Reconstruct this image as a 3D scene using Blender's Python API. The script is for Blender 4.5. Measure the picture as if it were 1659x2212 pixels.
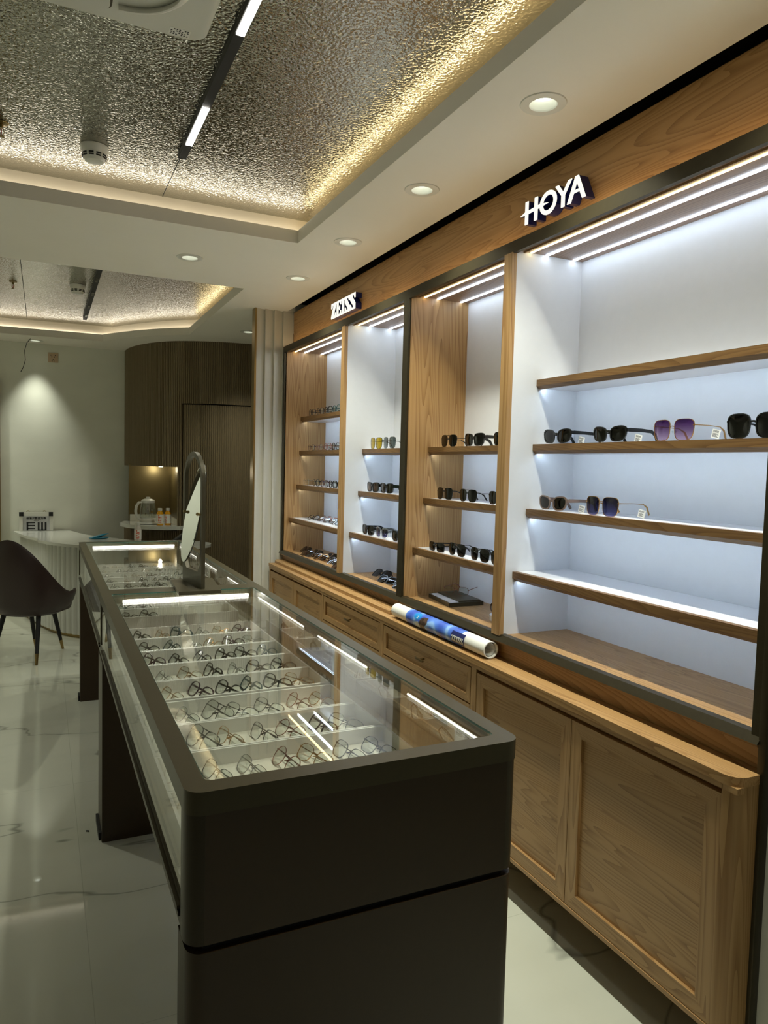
import bpy, bmesh, math, random
from mathutils import Vector, Matrix
random.seed(7)
PI = math.pi
for o in list(bpy.data.objects): bpy.data.objects.remove(o)
S = bpy.context.scene
COL = S.collection
# ------------------------------------------------------------------ camera, world, exposure
FPX, YAW, PITCH, ROLL, EYE = 1563.24, .441, -.0623, .026, 1.48
fw = Vector((math.sin(YAW)*math.cos(PITCH), math.cos(YAW)*math.cos(PITCH), math.sin(PITCH)))
r0 = Vector((math.cos(YAW), -math.sin(YAW), 0)); u0 = r0.cross(fw)
rt = r0*math.cos(ROLL)+u0*math.sin(ROLL); up = -r0*math.sin(ROLL)+u0*math.cos(ROLL)
cd = bpy.data.cameras.new('camera'); cam = bpy.data.objects.new('camera', cd); COL.objects.link(cam)
cam.matrix_world = Matrix(((rt.x, up.x, -fw.x, 0), (rt.y, up.y, -fw.y, 0), (rt.z, up.z, -fw.z, EYE), (0, 0, 0, 1)))
cd.sensor_fit = 'VERTICAL'; cd.sensor_height = 36; cd.lens = FPX/2212*36; cd.clip_start = .02
S.camera = cam
S.view_settings.view_transform = 'Standard'; S.view_settings.look = 'None'
S.view_settings.gamma = 1; S.view_settings.use_curve_mapping = False
S.view_settings.exposure = 0.9
S.cycles.transparent_max_bounces = 24; S.cycles.max_bounces = 10
W = bpy.data.worlds.new('world'); S.world = W; W.use_nodes = True
W.node_tree.nodes['Background'].inputs[0].default_value = (.62, .68, .60, 1)
W.node_tree.nodes['Background'].inputs[1].default_value = .10
P_DOWN = 34.0        # downlight power
E_BAY = 8.0         # LED strips on top of the bays
E_SHELF = 27.0       # LED strips under the shelves
E_COVE = 5.2
E_CASE = 15.0

# ------------------------------------------------------------------ materials
def sr(r, g, b):
    f = lambda c: (c/255/12.92) if c <= 10.3 else ((c/255+.055)/1.055)**2.4
    return (f(r), f(g), f(b), 1)
def mat(name, col=(.5, .5, .5, 1), rough=.5, metal=0., spec=.5, emit=None, es=0., coat=0., trans=0.):
    m = bpy.data.materials.new(name); m.use_nodes = True
    b = m.node_tree.nodes['Principled BSDF']
    b.inputs['Base Color'].default_value = col; b.inputs['Roughness'].default_value = rough
    b.inputs['Metallic'].default_value = metal; b.inputs['Specular IOR Level'].default_value = spec
    b.inputs['Coat Weight'].default_value = coat; b.inputs['Transmission Weight'].default_value = trans
    if emit: b.inputs['Emission Color'].default_value = emit; b.inputs['Emission Strength'].default_value = es
    return m
def N(m, t, **k):
    n = m.node_tree.nodes.new(t)
    for a, v in k.items(): setattr(n, a, v)
    return n
def L(m, a, b): m.node_tree.links.new(a, b)
def noisy(m, scale, amt, bump=0., stretch=None, rough=None):
    """small colour variation and bump on a principled material"""
    b = m.node_tree.nodes['Principled BSDF']; c = list(b.inputs['Base Color'].default_value)
    tc = N(m, 'ShaderNodeTexCoord'); mp = N(m, 'ShaderNodeMapping'); L(m, tc.outputs['Object'], mp.inputs[0])
    if stretch: mp.inputs['Scale'].default_value = stretch
    no = N(m, 'ShaderNodeTexNoise'); no.inputs['Scale'].default_value = scale; no.inputs['Detail'].default_value = 5
    L(m, mp.outputs[0], no.inputs[0])
    rp = N(m, 'ShaderNodeValToRGB'); e = rp.color_ramp.elements
    e[0].position = .3; e[1].position = .7
    e[0].color = [max(0, v*(1-amt)) for v in c[:3]]+[1]; e[1].color = [v*(1+amt) for v in c[:3]]+[1]
    L(m, no.outputs['Fac'], rp.inputs[0]); L(m, rp.outputs[0], b.inputs['Base Color'])
    if bump:
        bp = N(m, 'ShaderNodeBump'); bp.inputs['Strength'].default_value = bump; bp.inputs['Distance'].default_value = .002
        L(m, no.outputs['Fac'], bp.inputs['Height']); L(m, bp.outputs[0], b.inputs['Normal'])
    return m
def wood(name, axis, light, mid, dark, rough=.42, off=0., rings=30):
    """ash / elm veneer with cathedral figure; axis = grain direction"""
    m = mat(name, mid, rough); b = m.node_tree.nodes['Principled BSDF']
    tc = N(m, 'ShaderNodeTexCoord'); mp = N(m, 'ShaderNodeMapping'); L(m, tc.outputs['Object'], mp.inputs[0])
    mp.inputs['Location'].default_value = (off, off*1.7, off*.6)
    s = [9, 9, 9]; s[axis] = .55; mp.inputs['Scale'].default_value = s
    n1 = N(m, 'ShaderNodeTexNoise'); n1.inputs['Scale'].default_value = .85; n1.inputs['Detail'].default_value = 1.5; n1.inputs['Roughness'].default_value = .45
    n1.inputs['Distortion'].default_value = .25
    L(m, mp.outputs[0], n1.inputs[0])
    mul = N(m, 'ShaderNodeMath', operation='MULTIPLY'); L(m, n1.outputs['Fac'], mul.inputs[0]); mul.inputs[1].default_value = rings
    fr = N(m, 'ShaderNodeMath', operation='FRACT'); L(m, mul.outputs[0], fr.inputs[0])
    mp2 = N(m, 'ShaderNodeMapping'); L(m, tc.outputs['Object'], mp2.inputs[0])
    s2 = [150, 150, 150]; s2[axis] = 3.0; mp2.inputs['Scale'].default_value = s2
    n2 = N(m, 'ShaderNodeTexNoise'); n2.inputs['Scale'].default_value = 1; n2.inputs['Detail'].default_value = 3; L(m, mp2.outputs[0], n2.inputs[0])
    ad = N(m, 'ShaderNodeMath', operation='MULTIPLY_ADD'); L(m, n2.outputs['Fac'], ad.inputs[0]); ad.inputs[1].default_value = .75; L(m, fr.outputs[0], ad.inputs[2])
    rp = N(m, 'ShaderNodeValToRGB'); e = rp.color_ramp.elements
    e[0].position = .18; e[0].color = dark
    e[1].position = .55; e[1].color = mid
    x = e.new(1.05); x.color = light
    x = e.new(.0); x.color = mid
    L(m, ad.outputs[0], rp.inputs[0])
    n3 = N(m, 'ShaderNodeTexNoise'); n3.inputs['Scale'].default_value = .35; L(m, mp.outputs[0], n3.inputs[0])
    mx = N(m, 'ShaderNodeMix', data_type='RGBA', blend_type='MULTIPLY'); mx.inputs[0].default_value = .35
    L(m, rp.outputs[0], mx.inputs[6]); L(m, n3.outputs['Fac'], mx.inputs[7])
    L(m, mx.outputs[2], b.inputs['Base Color'])
    bp = N(m, 'ShaderNodeBump'); bp.inputs['Strength'].default_value = .15; bp.inputs['Distance'].default_value = .001
    L(m, ad.outputs[0], bp.inputs['Height']); L(m, bp.outputs[0], b.inputs['Normal'])
    return m
def glassy(name, tint=(.97, .985, .975, 1), base=.04, gloss=(1, 1, 1, 1), rough=0., grad=None):
    """thin clear or tinted pane: see-through with a Fresnel mirror reflection, the same from both faces"""
    m = bpy.data.materials.new(name); m.use_nodes = True; nt = m.node_tree
    for n in list(nt.nodes): nt.nodes.remove(n)
    out = N(m, 'ShaderNodeOutputMaterial'); tr = N(m, 'ShaderNodeBsdfTransparent'); gl = N(m, 'ShaderNodeBsdfGlossy')
    tr.inputs[0].default_value = tint; gl.inputs[0].default_value = gloss; gl.inputs['Roughness'].default_value = rough
    lw = N(m, 'ShaderNodeLayerWeight'); lw.inputs[0].default_value = .5
    pw = N(m, 'ShaderNodeMath', operation='POWER'); L(m, lw.outputs['Facing'], pw.inputs[0]); pw.inputs[1].default_value = 5
    ma = N(m, 'ShaderNodeMath', operation='MULTIPLY_ADD'); L(m, pw.outputs[0], ma.inputs[0]); ma.inputs[1].default_value = 1-base; ma.inputs[2].default_value = base
    mx = N(m, 'ShaderNodeMixShader'); L(m, ma.outputs[0], mx.inputs[0]); L(m, tr.outputs[0], mx.inputs[1]); L(m, gl.outputs[0], mx.inputs[2])
    if grad:
        tc = N(m, 'ShaderNodeTexCoord'); sp = N(m, 'ShaderNodeSeparateXYZ'); L(m, tc.outputs['Object'], sp.inputs[0])
        mr = N(m, 'ShaderNodeMapRange'); L(m, sp.outputs['Z'], mr.inputs[0]); mr.inputs[1].default_value = .006; mr.inputs[2].default_value = .058
        cr = N(m, 'ShaderNodeMix', data_type='RGBA'); L(m, mr.outputs[0], cr.inputs[0]); cr.inputs[6].default_value = grad[0]; cr.inputs[7].default_value = grad[1]
        L(m, cr.outputs[2], tr.inputs[0])
    L(m, mx.outputs[0], out.inputs[0]); return m
def glow(name, col, strength):
    m = bpy.data.materials.new(name); m.use_nodes = True; nt = m.node_tree
    for n in list(nt.nodes): nt.nodes.remove(n)
    o = N(m, 'ShaderNodeOutputMaterial'); e = N(m, 'ShaderNodeEmission'); e.inputs[0].default_value = col; e.inputs[1].default_value = strength
    L(m, e.outputs[0], o.inputs[0]); return m

wl, wm, wd = sr(190, 149, 97), sr(172, 130, 79), sr(142, 101, 56)
M_WY = wood('oak_along_wall', 1, wl, wm, wd, rings=44)
M_WZ = wood('oak_upright', 2, wl, wm, wd, off=3.1)
M_WX = wood('oak_crosswise', 0, wl, wm, wd, off=1.3)
M_EDGE = wood('oak_edge', 1, sr(132, 98, 58), sr(118, 85, 48), sr(98, 68, 36), off=5., rings=60)
M_CEILW = wood('oak_bay_top', 1, sr(160, 128, 104), sr(140, 108, 86), sr(108, 80, 60), off=2.)
M_WHITE = noisy(mat('white_laminate', sr(226, 227, 230), .45), 30, .01)
M_SHELFW = mat('white_shelf_board', sr(228, 228, 232), .25)
M_PLASTER = noisy(mat('white_paint', sr(205, 201, 188), .75), 2.5, .02, .05)
M_WALLP = noisy(mat('white_wall_plaster', sr(226, 226, 212), .8), 3, .03, .25, (1, 1, 2))
M_CEIL = noisy(mat('ceiling_paint', sr(232, 226, 214), .8), 3, .015)
M_COVE = noisy(mat('cove_paint', sr(200, 188, 164), .8), 3, .02)
M_BRONZE = noisy(mat('bronze_metal', sr(62, 55, 38), .4, .6), 60, .06)
M_CASE = noisy(mat('bronze_laminate', sr(72, 65, 46), .36, .35), 80, .04)
M_CASED = noisy(mat('dark_bronze_panel', sr(54, 38, 16), .4, .1), 80, .05)
M_POST = noisy(mat('dark_bronze_post', sr(52, 43, 26), .35, .2), 80, .04)
M_BLACK = mat('matt_black', sr(14, 13, 11), .6)
M_DARK = mat('dark_recess', sr(74, 66, 50), .7)
M_BRASS = mat('brushed_brass', sr(150, 128, 82), .28, .9)
M_NICHE = noisy(mat('bronze_mirror_panel', sr(112, 98, 62), .35, .6), 3, .04)
M_FLUTE = noisy(mat('brown_fluted_panel', sr(124, 108, 80), .5, .1), 20, .05)
M_STONE = mat('white_solid_surface', sr(214, 214, 204), .12, coat=.3)
M_DESK = noisy(mat('white_fluted_panel', sr(206, 206, 198), .6), 5, .02)
M_LEATHER = noisy(mat('dark_brown_leather', sr(46, 30, 26), .42), 120, .12, .2)
M_PLAST = mat('white_plastic', sr(214, 212, 202), .35)
M_TRAY = mat('white_acrylic_tray', sr(225, 222, 214), .3)
M_TRAYIN = noisy(mat('cream_tray_lining', sr(214, 208, 192), .8), 90, .03)
M_GLASS = glassy('clear_glass', base=.045)
M_DOORG = glassy('tinted_door_glass', (.62, .60, .54, 1), base=.17)
M_GEDGE = mat('green_glass_edge', sr(40, 78, 70), .15)
M_MIRROR = mat('mirror_silver', (.85, .88, .87, 1), .015, 1)
M_LEDC = glow('cool_led', (.70, .84, 1, 1), E_BAY)
M_LEDW = glow('warm_led', (1, .80, .38, 1), E_BAY*.75)
M_LEDS = glow('shelf_led', (.62, .80, 1, 1), E_SHELF)
M_COVEN = glow('cove_led_neutral', (1, .95, .84, 1), E_COVE)
M_COVEW = glow('cove_led_warm', (1, .82, .48, 1), E_COVE*.9)
M_CASELOW = glow('case_side_led', (1, .96, .86, 1), E_CASE*.22)
M_CASELED = glow('case_led', (1, .96, .86, 1), E_CASE)
M_FASL = glow('fascia_wash_led', (1, .74, .42, 1), 5.0)
M_TRACKL = glow('track_lamp_glow', (1, .95, .86, 1), 7)
M_DLGLOW = glow('downlight_glow', (.93, 1, .86, 1), 2.6)
M_SIGN = glow('sign_face_glow', (1, .97, .82, 1), .62)
M_NAVY = mat('navy_acrylic', sr(24, 34, 92), .25)
M_PAPER = mat('white_paper', sr(232, 230, 222), .6)
M_INK = mat('black_ink', sr(20, 20, 22), .6)
M_RED = mat('orange_red_print', sr(226, 84, 24), .5)
M_JUICE = mat('orange_juice', sr(226, 160, 16), .25)
M_TEAL = mat('teal_blue_plastic', sr(22, 120, 150), .3)
M_KNOB = mat('bronze_knob', sr(120, 100, 66), .3, .9)

def marble():
    m = mat('polished_marble_tile', sr(168, 168, 154), .025, coat=.0); b = m.node_tree.nodes['Principled BSDF']
    tc = N(m, 'ShaderNodeTexCoord'); mp = N(m, 'ShaderNodeMapping'); L(m, tc.outputs['Object'], mp.inputs[0]); mp.inputs['Scale'].default_value = (.3, .85, 1); mp.inputs['Rotation'].default_value = (0, 0, .12)
    n = N(m, 'ShaderNodeTexNoise'); n.inputs['Scale'].default_value = 1.0; n.inputs['Detail'].default_value = 5; n.inputs['Roughness'].default_value = .5; n.inputs['Distortion'].default_value = .35
    L(m, mp.outputs[0], n.inputs[0])
    s = N(m, 'ShaderNodeMath', operation='SUBTRACT'); L(m, n.outputs['Fac'], s.inputs[0]); s.inputs[1].default_value = .5
    a = N(m, 'ShaderNodeMath', operation='ABSOLUTE'); L(m, s.outputs[0], a.inputs[0])
    rp = N(m, 'ShaderNodeValToRGB'); e = rp.color_ramp.elements
    e[0].position = 0; e[0].color = sr(146, 147, 134); e[1].position = .0035; e[1].color = sr(194, 194, 178); x = e.new(.05); x.color = sr(200, 200, 184)
    L(m, a.outputs[0], rp.inputs[0])
    br = N(m, 'ShaderNodeTexBrick'); br.offset = 0; br.inputs['Scale'].default_value = 1; br.inputs['Mortar Size'].default_value = .0012; br.inputs['Brick Width'].default_value = .8; br.inputs['Row Height'].default_value = 1.6
    br.inputs['Color1'].default_value = br.inputs['Color2'].default_value = (1, 1, 1, 1); br.inputs['Mortar'].default_value = (.8, .8, .78, 1)
    mp2 = N(m, 'ShaderNodeMapping'); L(m, tc.outputs['Object'], mp2.inputs[0]); mp2.inputs['Location'].default_value = (-.12, -.3, 0); L(m, mp2.outputs[0], br.inputs[0])
    mx = N(m, 'ShaderNodeMix', data_type='RGBA', blend_type='MULTIPLY'); mx.inputs[0].default_value = 1
    L(m, rp.outputs[0], mx.inputs[6]); L(m, br.outputs[0], mx.inputs[7]); L(m, mx.outputs[2], b.inputs['Base Color'])
    return m
M_FLOOR = marble()
def ripple():
    m = mat('rippled_steel_ceiling', sr(176, 174, 164), .12, 1.); b = m.node_tree.nodes['Principled BSDF']
    tc = N(m, 'ShaderNodeTexCoord')
    v = N(m, 'ShaderNodeTexNoise'); v.inputs['Scale'].default_value = 100; v.inputs['Detail'].default_value = .6; v.inputs['Distortion'].default_value = .3; L(m, tc.outputs['Object'], v.inputs[0])
    bp = N(m, 'ShaderNodeBump'); bp.inputs['Strength'].default_value = 1.; bp.inputs['Distance'].default_value = .0025
    L(m, v.outputs['Fac'], bp.inputs['Height']); L(m, bp.outputs[0], b.inputs['Normal'])
    return m
M_RIPPLE = ripple()

# ------------------------------------------------------------------ mesh helpers (everything in world metres)
class B:
    def __init__(s): s.bm = bmesh.new()
    def box(s, x0, y0, z0, x1, y1, z1, bev=0., seg=2):
        bm = s.bm if not bev else bmesh.new()
        r = bmesh.ops.create_cube(bm, size=1)
        for v in r['verts']: v.co = Vector(((x0+x1)/2+v.co.x*(x1-x0), (y0+y1)/2+v.co.y*(y1-y0), (z0+z1)/2+v.co.z*(z1-z0)))
        if bev:
            bmesh.ops.bevel(bm, geom=bm.edges[:], offset=bev, segments=seg, profile=.5, affect='EDGES')
            s.merge(bm)
        return s
    def merge(s, bm):
        me = bpy.data.meshes.new('t'); bm.to_mesh(me); s.bm.from_mesh(me); bpy.data.meshes.remove(me); bm.free()
    def prism(s, poly, a0, a1, axis=2, bev=0.):
        """extrude a 2-D polygon along an axis; 2-D coords are the other two axes in order"""
        def P(p, a):
            return Vector((a, p[0], p[1])) if axis == 0 else Vector((p[0], a, p[1])) if axis == 1 else Vector((p[0], p[1], a))
        n = len(poly); A = [s.bm.verts.new(P(p, a0)) for p in poly]; C = [s.bm.verts.new(P(p, a1)) for p in poly]
        f = [s.bm.faces.new(A), s.bm.faces.new(C[::-1])]
        for i in range(n): f.append(s.bm.faces.new((A[i], C[i], C[(i+1) % n], A[(i+1) % n])))
        return s
    def ringprism(s, outer, inner, a0, a1):
        """plan ring with the same number of points outside and inside"""
        n = len(outer)
        V = [[s.bm.verts.new((p[0], p[1], z)) for p in q] for q in (outer, inner) for z in (a0, a1)]
        O0, O1, I0, I1 = V
        for i in range(n):
            j = (i+1) % n
            for q in ((O0[i], O0[j], O1[j], O1[i]), (I0[j], I0[i], I1[i], I1[j]), (O1[i], O1[j], I1[j], I1[i]), (O0[j], O0[i], I0[i], I0[j])): s.bm.faces.new(q)
        return s
    def cyl(s, p0, p1, r0, r1=None, seg=20, cap=True):
        return s.tube([p0, p1], [r0, r0 if r1 is None else r1], seg, cap)
    def tube(s, pts, r, seg=10, cap=True, flat=1.):
        pts = [Vector(p) for p in pts]; n = len(pts); rs = r if isinstance(r, (list, tuple)) else [r]*n
        rings = []; prev = None
        for i, p in enumerate(pts):
            d = (pts[min(i+1, n-1)]-pts[max(i-1, 0)]).normalized()
            if prev is None: x = d.orthogonal().normalized()
            else: x = (prev-d*prev.dot(d)).normalized()
            prev = x; y = d.cross(x)
            rings.append([s.bm.verts.new(p+(x*math.cos(2*PI*k/seg)+y*math.sin(2*PI*k/seg)*flat)*rs[i]) for k in range(seg)])
        for i in range(n-1):
            for k in range(seg): s.bm.faces.new((rings[i][k], rings[i][(k+1) % seg], rings[i+1][(k+1) % seg], rings[i+1][k]))
        if cap: s.bm.faces.new(rings[0][::-1]); s.bm.faces.new(rings[-1])
        return s
    def lathe(s, prof, c=(0, 0, 0), seg=32):
        rings = []
        for r, z in prof:
            rings.append([s.bm.verts.new((c[0]+r*math.cos(2*PI*k/seg), c[1]+r*math.sin(2*PI*k/seg), c[2]+z)) for k in range(seg)] if r > 1e-6 else [s.bm.verts.new((c[0], c[1], c[2]+z))])
        for a, b in zip(rings, rings[1:]):
            for k in range(seg):
                j = (k+1) % seg
                if len(a) == 1 and len(b) > 1: s.bm.faces.new((a[0], b[k], b[j]))
                elif len(b) == 1 and len(a) > 1: s.bm.faces.new((a[k], a[j], b[0]))
                elif len(a) > 1: s.bm.faces.new((a[k], a[j], b[j], b[k]))
        return s
    def bar(s, pts, hw, hh, upv=(0, 0, 1)):
        """rectangular section swept along a path; hw half width (side), hh half height (up); hw/hh may be lists"""
        pts = [Vector(p) for p in pts]; n = len(pts); U = Vector(upv); R = []
        hws = hw if isinstance(hw, (list, tuple)) else [hw]*n; hhs = hh if isinstance(hh, (list, tuple)) else [hh]*n
        for i, p in enumerate(pts):
            d = (pts[min(i+1, n-1)]-pts[max(i-1, 0)]).normalized(); x = d.cross(U)
            if x.length < 1e-4: x = Vector((1, 0, 0))
            x.normalize(); y = x.cross(d)
            R.append([s.bm.verts.new(p+x*a*hws[i]+y*b*hhs[i]) for a, b in ((-1, -1), (1, -1), (1, 1), (-1, 1))])
        for i in range(n-1):
            for k in range(4): s.bm.faces.new((R[i][k], R[i][(k+1) % 4], R[i+1][(k+1) % 4], R[i+1][k]))
        s.bm.faces.new(R[0][::-1]); s.bm.faces.new(R[-1]); return s
    def mesh(s, name, m, smooth=True, origin=None):
        bmesh.ops.recalc_face_normals(s.bm, faces=s.bm.faces[:])
        if origin is not None: bmesh.ops.translate(s.bm, verts=s.bm.verts[:], vec=-Vector(origin))
        me = bpy.data.meshes.new(name); s.bm.to_mesh(me); s.bm.free()
        if m: me.materials.append(m)
        if smooth:
            me.shade_smooth()
            me.set_sharp_from_angle(angle=math.radians(34))
        return me
    def build(s, name, m, parent=None, origin=None, smooth=True):
        """one mesh object; a part takes its thing's origin"""
        if parent is not None: origin = wpos(parent)
        if origin is None:
            cs = [v.co for v in s.bm.verts]
            origin = Vector(((min(c.x for c in cs)+max(c.x for c in cs))/2, (min(c.y for c in cs)+max(c.y for c in cs))/2, min(c.z for c in cs)))
        ob = bpy.data.objects.new(name, s.mesh(name, m, smooth, origin)); COL.objects.link(ob)
        if parent is not None: ob.parent = parent
        else: ob.location = origin
        return ob
def wpos(o):
    p = Vector((0, 0, 0))
    while o is not None: p += o.location; o = o.parent
    return p
def tag(o, label, cat, group=None, kind=None):
    o['label'] = label; o['category'] = cat
    if group: o['group'] = group
    if kind: o['kind'] = kind
    return o
def struct(o, label=None):
    o['kind'] = 'structure'
    if label: o['label'] = label
    return o
def thing(name, loc, label, cat, group=None):
    o = bpy.data.objects.new(name, None); COL.objects.link(o); o.location = loc; o.empty_display_size = .05
    return tag(o, label, cat, group)
def kids(o): return [c for c in bpy.data.objects if c.parent == o]
def rrect(x0, y0, x1, y1, r, n=6):
    P = []
    for cx, cy, a in ((x1-r, y1-r, 0), (x0+r, y1-r, 90), (x0+r, y0+r, 180), (x1-r, y0+r, 270)):
        for k in range(n+1):
            t = math.radians(a+90*k/n); P.append((cx+r*math.cos(t), cy+r*math.sin(t)))
    return P
def text_mesh(txt, size, name, m, extrude=.0006, spacing=1.0, bold=0.):
    cu = bpy.data.curves.new(name, 'FONT'); cu.body = txt; cu.size = size; cu.extrude = extrude; cu.align_x = 'CENTER'; cu.align_y = 'CENTER'
    cu.space_character = spacing; cu.offset = bold; cu.resolution_u = 3
    o = bpy.data.objects.new(name, cu); COL.objects.link(o)
    dg = bpy.context.evaluated_depsgraph_get(); me = bpy.data.meshes.new_from_object(o.evaluated_get(dg))
    bpy.data.objects.remove(o); me.materials.clear(); me.materials.append(m); return me
def link_mesh(name, me, parent, mtx):
    """part from a ready mesh, placed by a world matrix without a parent rotation"""
    me.transform(Matrix.Translation(-wpos(parent)) @ mtx); o = bpy.data.objects.new(name, me); COL.objects.link(o); o.parent = parent; return o

# ------------------------------------------------------------------ the room
ZC, ZM = 2.55, 2.70
struct(B().box(-3.3, -3.2, -.06, 2.3, 8.4, 0).build('floor', M_FLOOR, origin=(0, 0, 0)))
b = B()
b.prism([(-3.3, -3.2), (1.555, -3.2), (1.555, -1.5), (-3.3, -1.5)], ZC, 2.61)
b.prism([(-3.3, -1.5), (-2.2, -1.5), (-2.2, 8), (-3.3, 8)], ZC, 2.61)
b.prism([(1.12, -1.5), (1.555, -1.5), (1.555, 4.47), (1.12, 4.47)], ZC, 2.61)
b.prism([(-2.2, 3.43), (1.12, 3.43), (1.12, 4.47), (-2.2, 4.47)], ZC, 2.61)
arc2 = [(1.12, 6.31), (1.04, 6.372), (.975, 6.43), (.91, 6.497), (.85, 6.567), (.785, 6.648), (.72, 6.735), (.655, 6.83), (.595, 6.93), (.54, 7.02), (.49, 7.11)]
b.prism([(1.12, 4.47), (1.555, 4.47), (1.555, 4.965), (2.2, 4.965), (2.2, 8), (-2.2, 8), (-2.2, 7.17), (-.33, 7.17)]+arc2[::-1], ZC, 2.61)
ceiling = struct(b.build('ceiling', M_CEIL, origin=(0, 0, 0), smooth=False))
# coffers: rippled mirror plate, upper cove walls
struct(B().box(-2.32, -1.62, ZM, 1.22, 3.55, ZM+.02).build('ceiling', M_RIPPLE, origin=(0, 0, 0), smooth=False), 'rippled steel ceiling panel of the large near coffer')
struct(B().box(-2.32, 4.35, ZM, 1.22, 7.4, ZM+.02).build('ceiling', M_RIPPLE, origin=(0, 0, 0), smooth=False), 'rippled steel ceiling panel of the far coffer')
b = B()
b.box(-2.34, 3.55, 2.6, 1.24, 3.57, 2.72).box(1.22, -1.62, 2.6, 1.24, 3.57, 2.72).box(-2.34, -1.64, 2.6, -2.32, 3.57, 2.72).box(-2.34, -1.64, 2.6, 1.24, -1.62, 2.72)
b.box(-2.34, 4.33, 2.6, 1.24, 4.35, 2.72).box(1.22, 4.33, 2.6, 1.24, 6.45, 2.72).box(-2.34, 4.33, 2.6, -2.32, 7.4, 2.72)
arcb = [(1.24, 6.40)]+[(x+.09, y+.09) for x, y in arc2]+[(-.33, 7.275), (-2.34, 7.275)]
for p, q in zip(arcb, arcb[1:]):
    d = Vector((q[0]-p[0], q[1]-p[1])).normalized()*.02; nx, ny = -d.y, d.x
    b.prism([p, q, (q[0]-nx, q[1]-ny), (p[0]-nx, p[1]-ny)], 2.6, 2.72)
struct(b.build('trim_1', M_COVE, origin=(0, 0, 0), smooth=False), 'cove walls above the coffer ledges')
struct(B().box(-3.3, -3.2, 2.72, 2.3, 8.4, 2.78).build('ceiling', M_DARK, origin=(0, 0, 0)), 'slab above the ceiling')
struct(B().box(1.86, -.5, 0, 1.9, 8, 2.72).build('wall_right', M_DARK, origin=(0, 0, 0)))
struct(B().box(-3.3, -3.2, 0, -3.2, 8.4, 2.72).build('wall_left', M_WALLP, origin=(0, 0, 0)))
YB = 7.62
struct(B().box(-3.3, YB, 0, .83, YB+.12, 2.6).build('wall_back', M_WALLP, origin=(0, 0, 0)))
# near white pier beside the wall unit
b = B(); b.box(1.548, -3.2, 0, 1.9, 1.112, 2.72)
struct(b.build('wall_right', M_PLASTER, origin=(0, 0, 0)), 'white wall pier at the near end of the wall unit')
b = B().box(1.536, -3.2, 0, 1.548, 1.06, 2.55)
struct(b.build('trim_2', M_PLASTER, origin=(0, 0, 0)), 'white panel facing on the near wall pier')
# pilaster with scalloped flutes
b = B(); P = [(1.335, 5.02)]
for k in range(3):
    x0 = 1.335+k*.064
    for j in range(7):
        t = j/6; P.append((x0+.064*t, 4.965+.022*math.sin(PI*t*.5)**2 if j < 6 else 4.988))
    P.append((x0+.064, 4.965))
P += [(1.60, 4.965), (1.60, 5.03), (1.335, 5.03)]
struct(b.prism(P[1:], 0, ZC).build('wall_right', M_PLASTER, origin=(0, 0, 0)), 'white fluted pilaster at the far end of the wall unit')
struct(B().box(1.322, 4.958, 0, 1.335, 5.03, ZC).build('trim_3', M_BRASS, origin=(0, 0, 0)), 'brass strip on the pilaster edge')

struct(B().box(.502, 3.03, ZM-.0012, .5045, 3.55, ZM+.001).box(-.125, 4.36, ZM-.0012, -.1215, 7.2, ZM+.001).build('trim_5', M_BLACK, origin=(0, 0, 0)), 'thin dark joints between the rippled steel sheets')
# curved fluted wall with niche and hidden door
def catmull(P, n):
    out = []
    for i in range(len(P)-1):
        p0, p1, p2, p3 = [Vector(P[min(max(j, 0), len(P)-1)]) for j in (i-1, i, i+1, i+2)]
        for k in range(n):
            t = k/n; out.append(.5*((2*p1)+(p2-p0)*t+(2*p0-5*p1+4*p2-p3)*t*t+(3*p1-p0-3*p2+p3)*t**3))
    out.append(Vector(P[-1])); return out
PATH = catmull([(.735, 7.75), (.76, 7.35), (.87, 7.0), (1.06, 6.73), (1.35, 6.56), (1.72, 6.48), (2.2, 6.46)], 24)
LEN = [0]
for a, c in zip(PATH, PATH[1:]): LEN.append(LEN[-1]+(c-a).length)
def at(s):
    for i in range(len(PATH)-1):
        if LEN[i+1] >= s or i == len(PATH)-2:
            t = (s-LEN[i])/(LEN[i+1]-LEN[i]); p = PATH[i].lerp(PATH[i+1], t); d = (PATH[i+1]-PATH[i]).normalized(); return p, Vector((d.y, -d.x))
def s_of_x(x):
    for i in range(len(PATH)-1):
        if PATH[i+1].x >= x: return LEN[i]+(LEN[i+1]-LEN[i])*(x-PATH[i].x)/(PATH[i+1].x-PATH[i].x)
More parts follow.
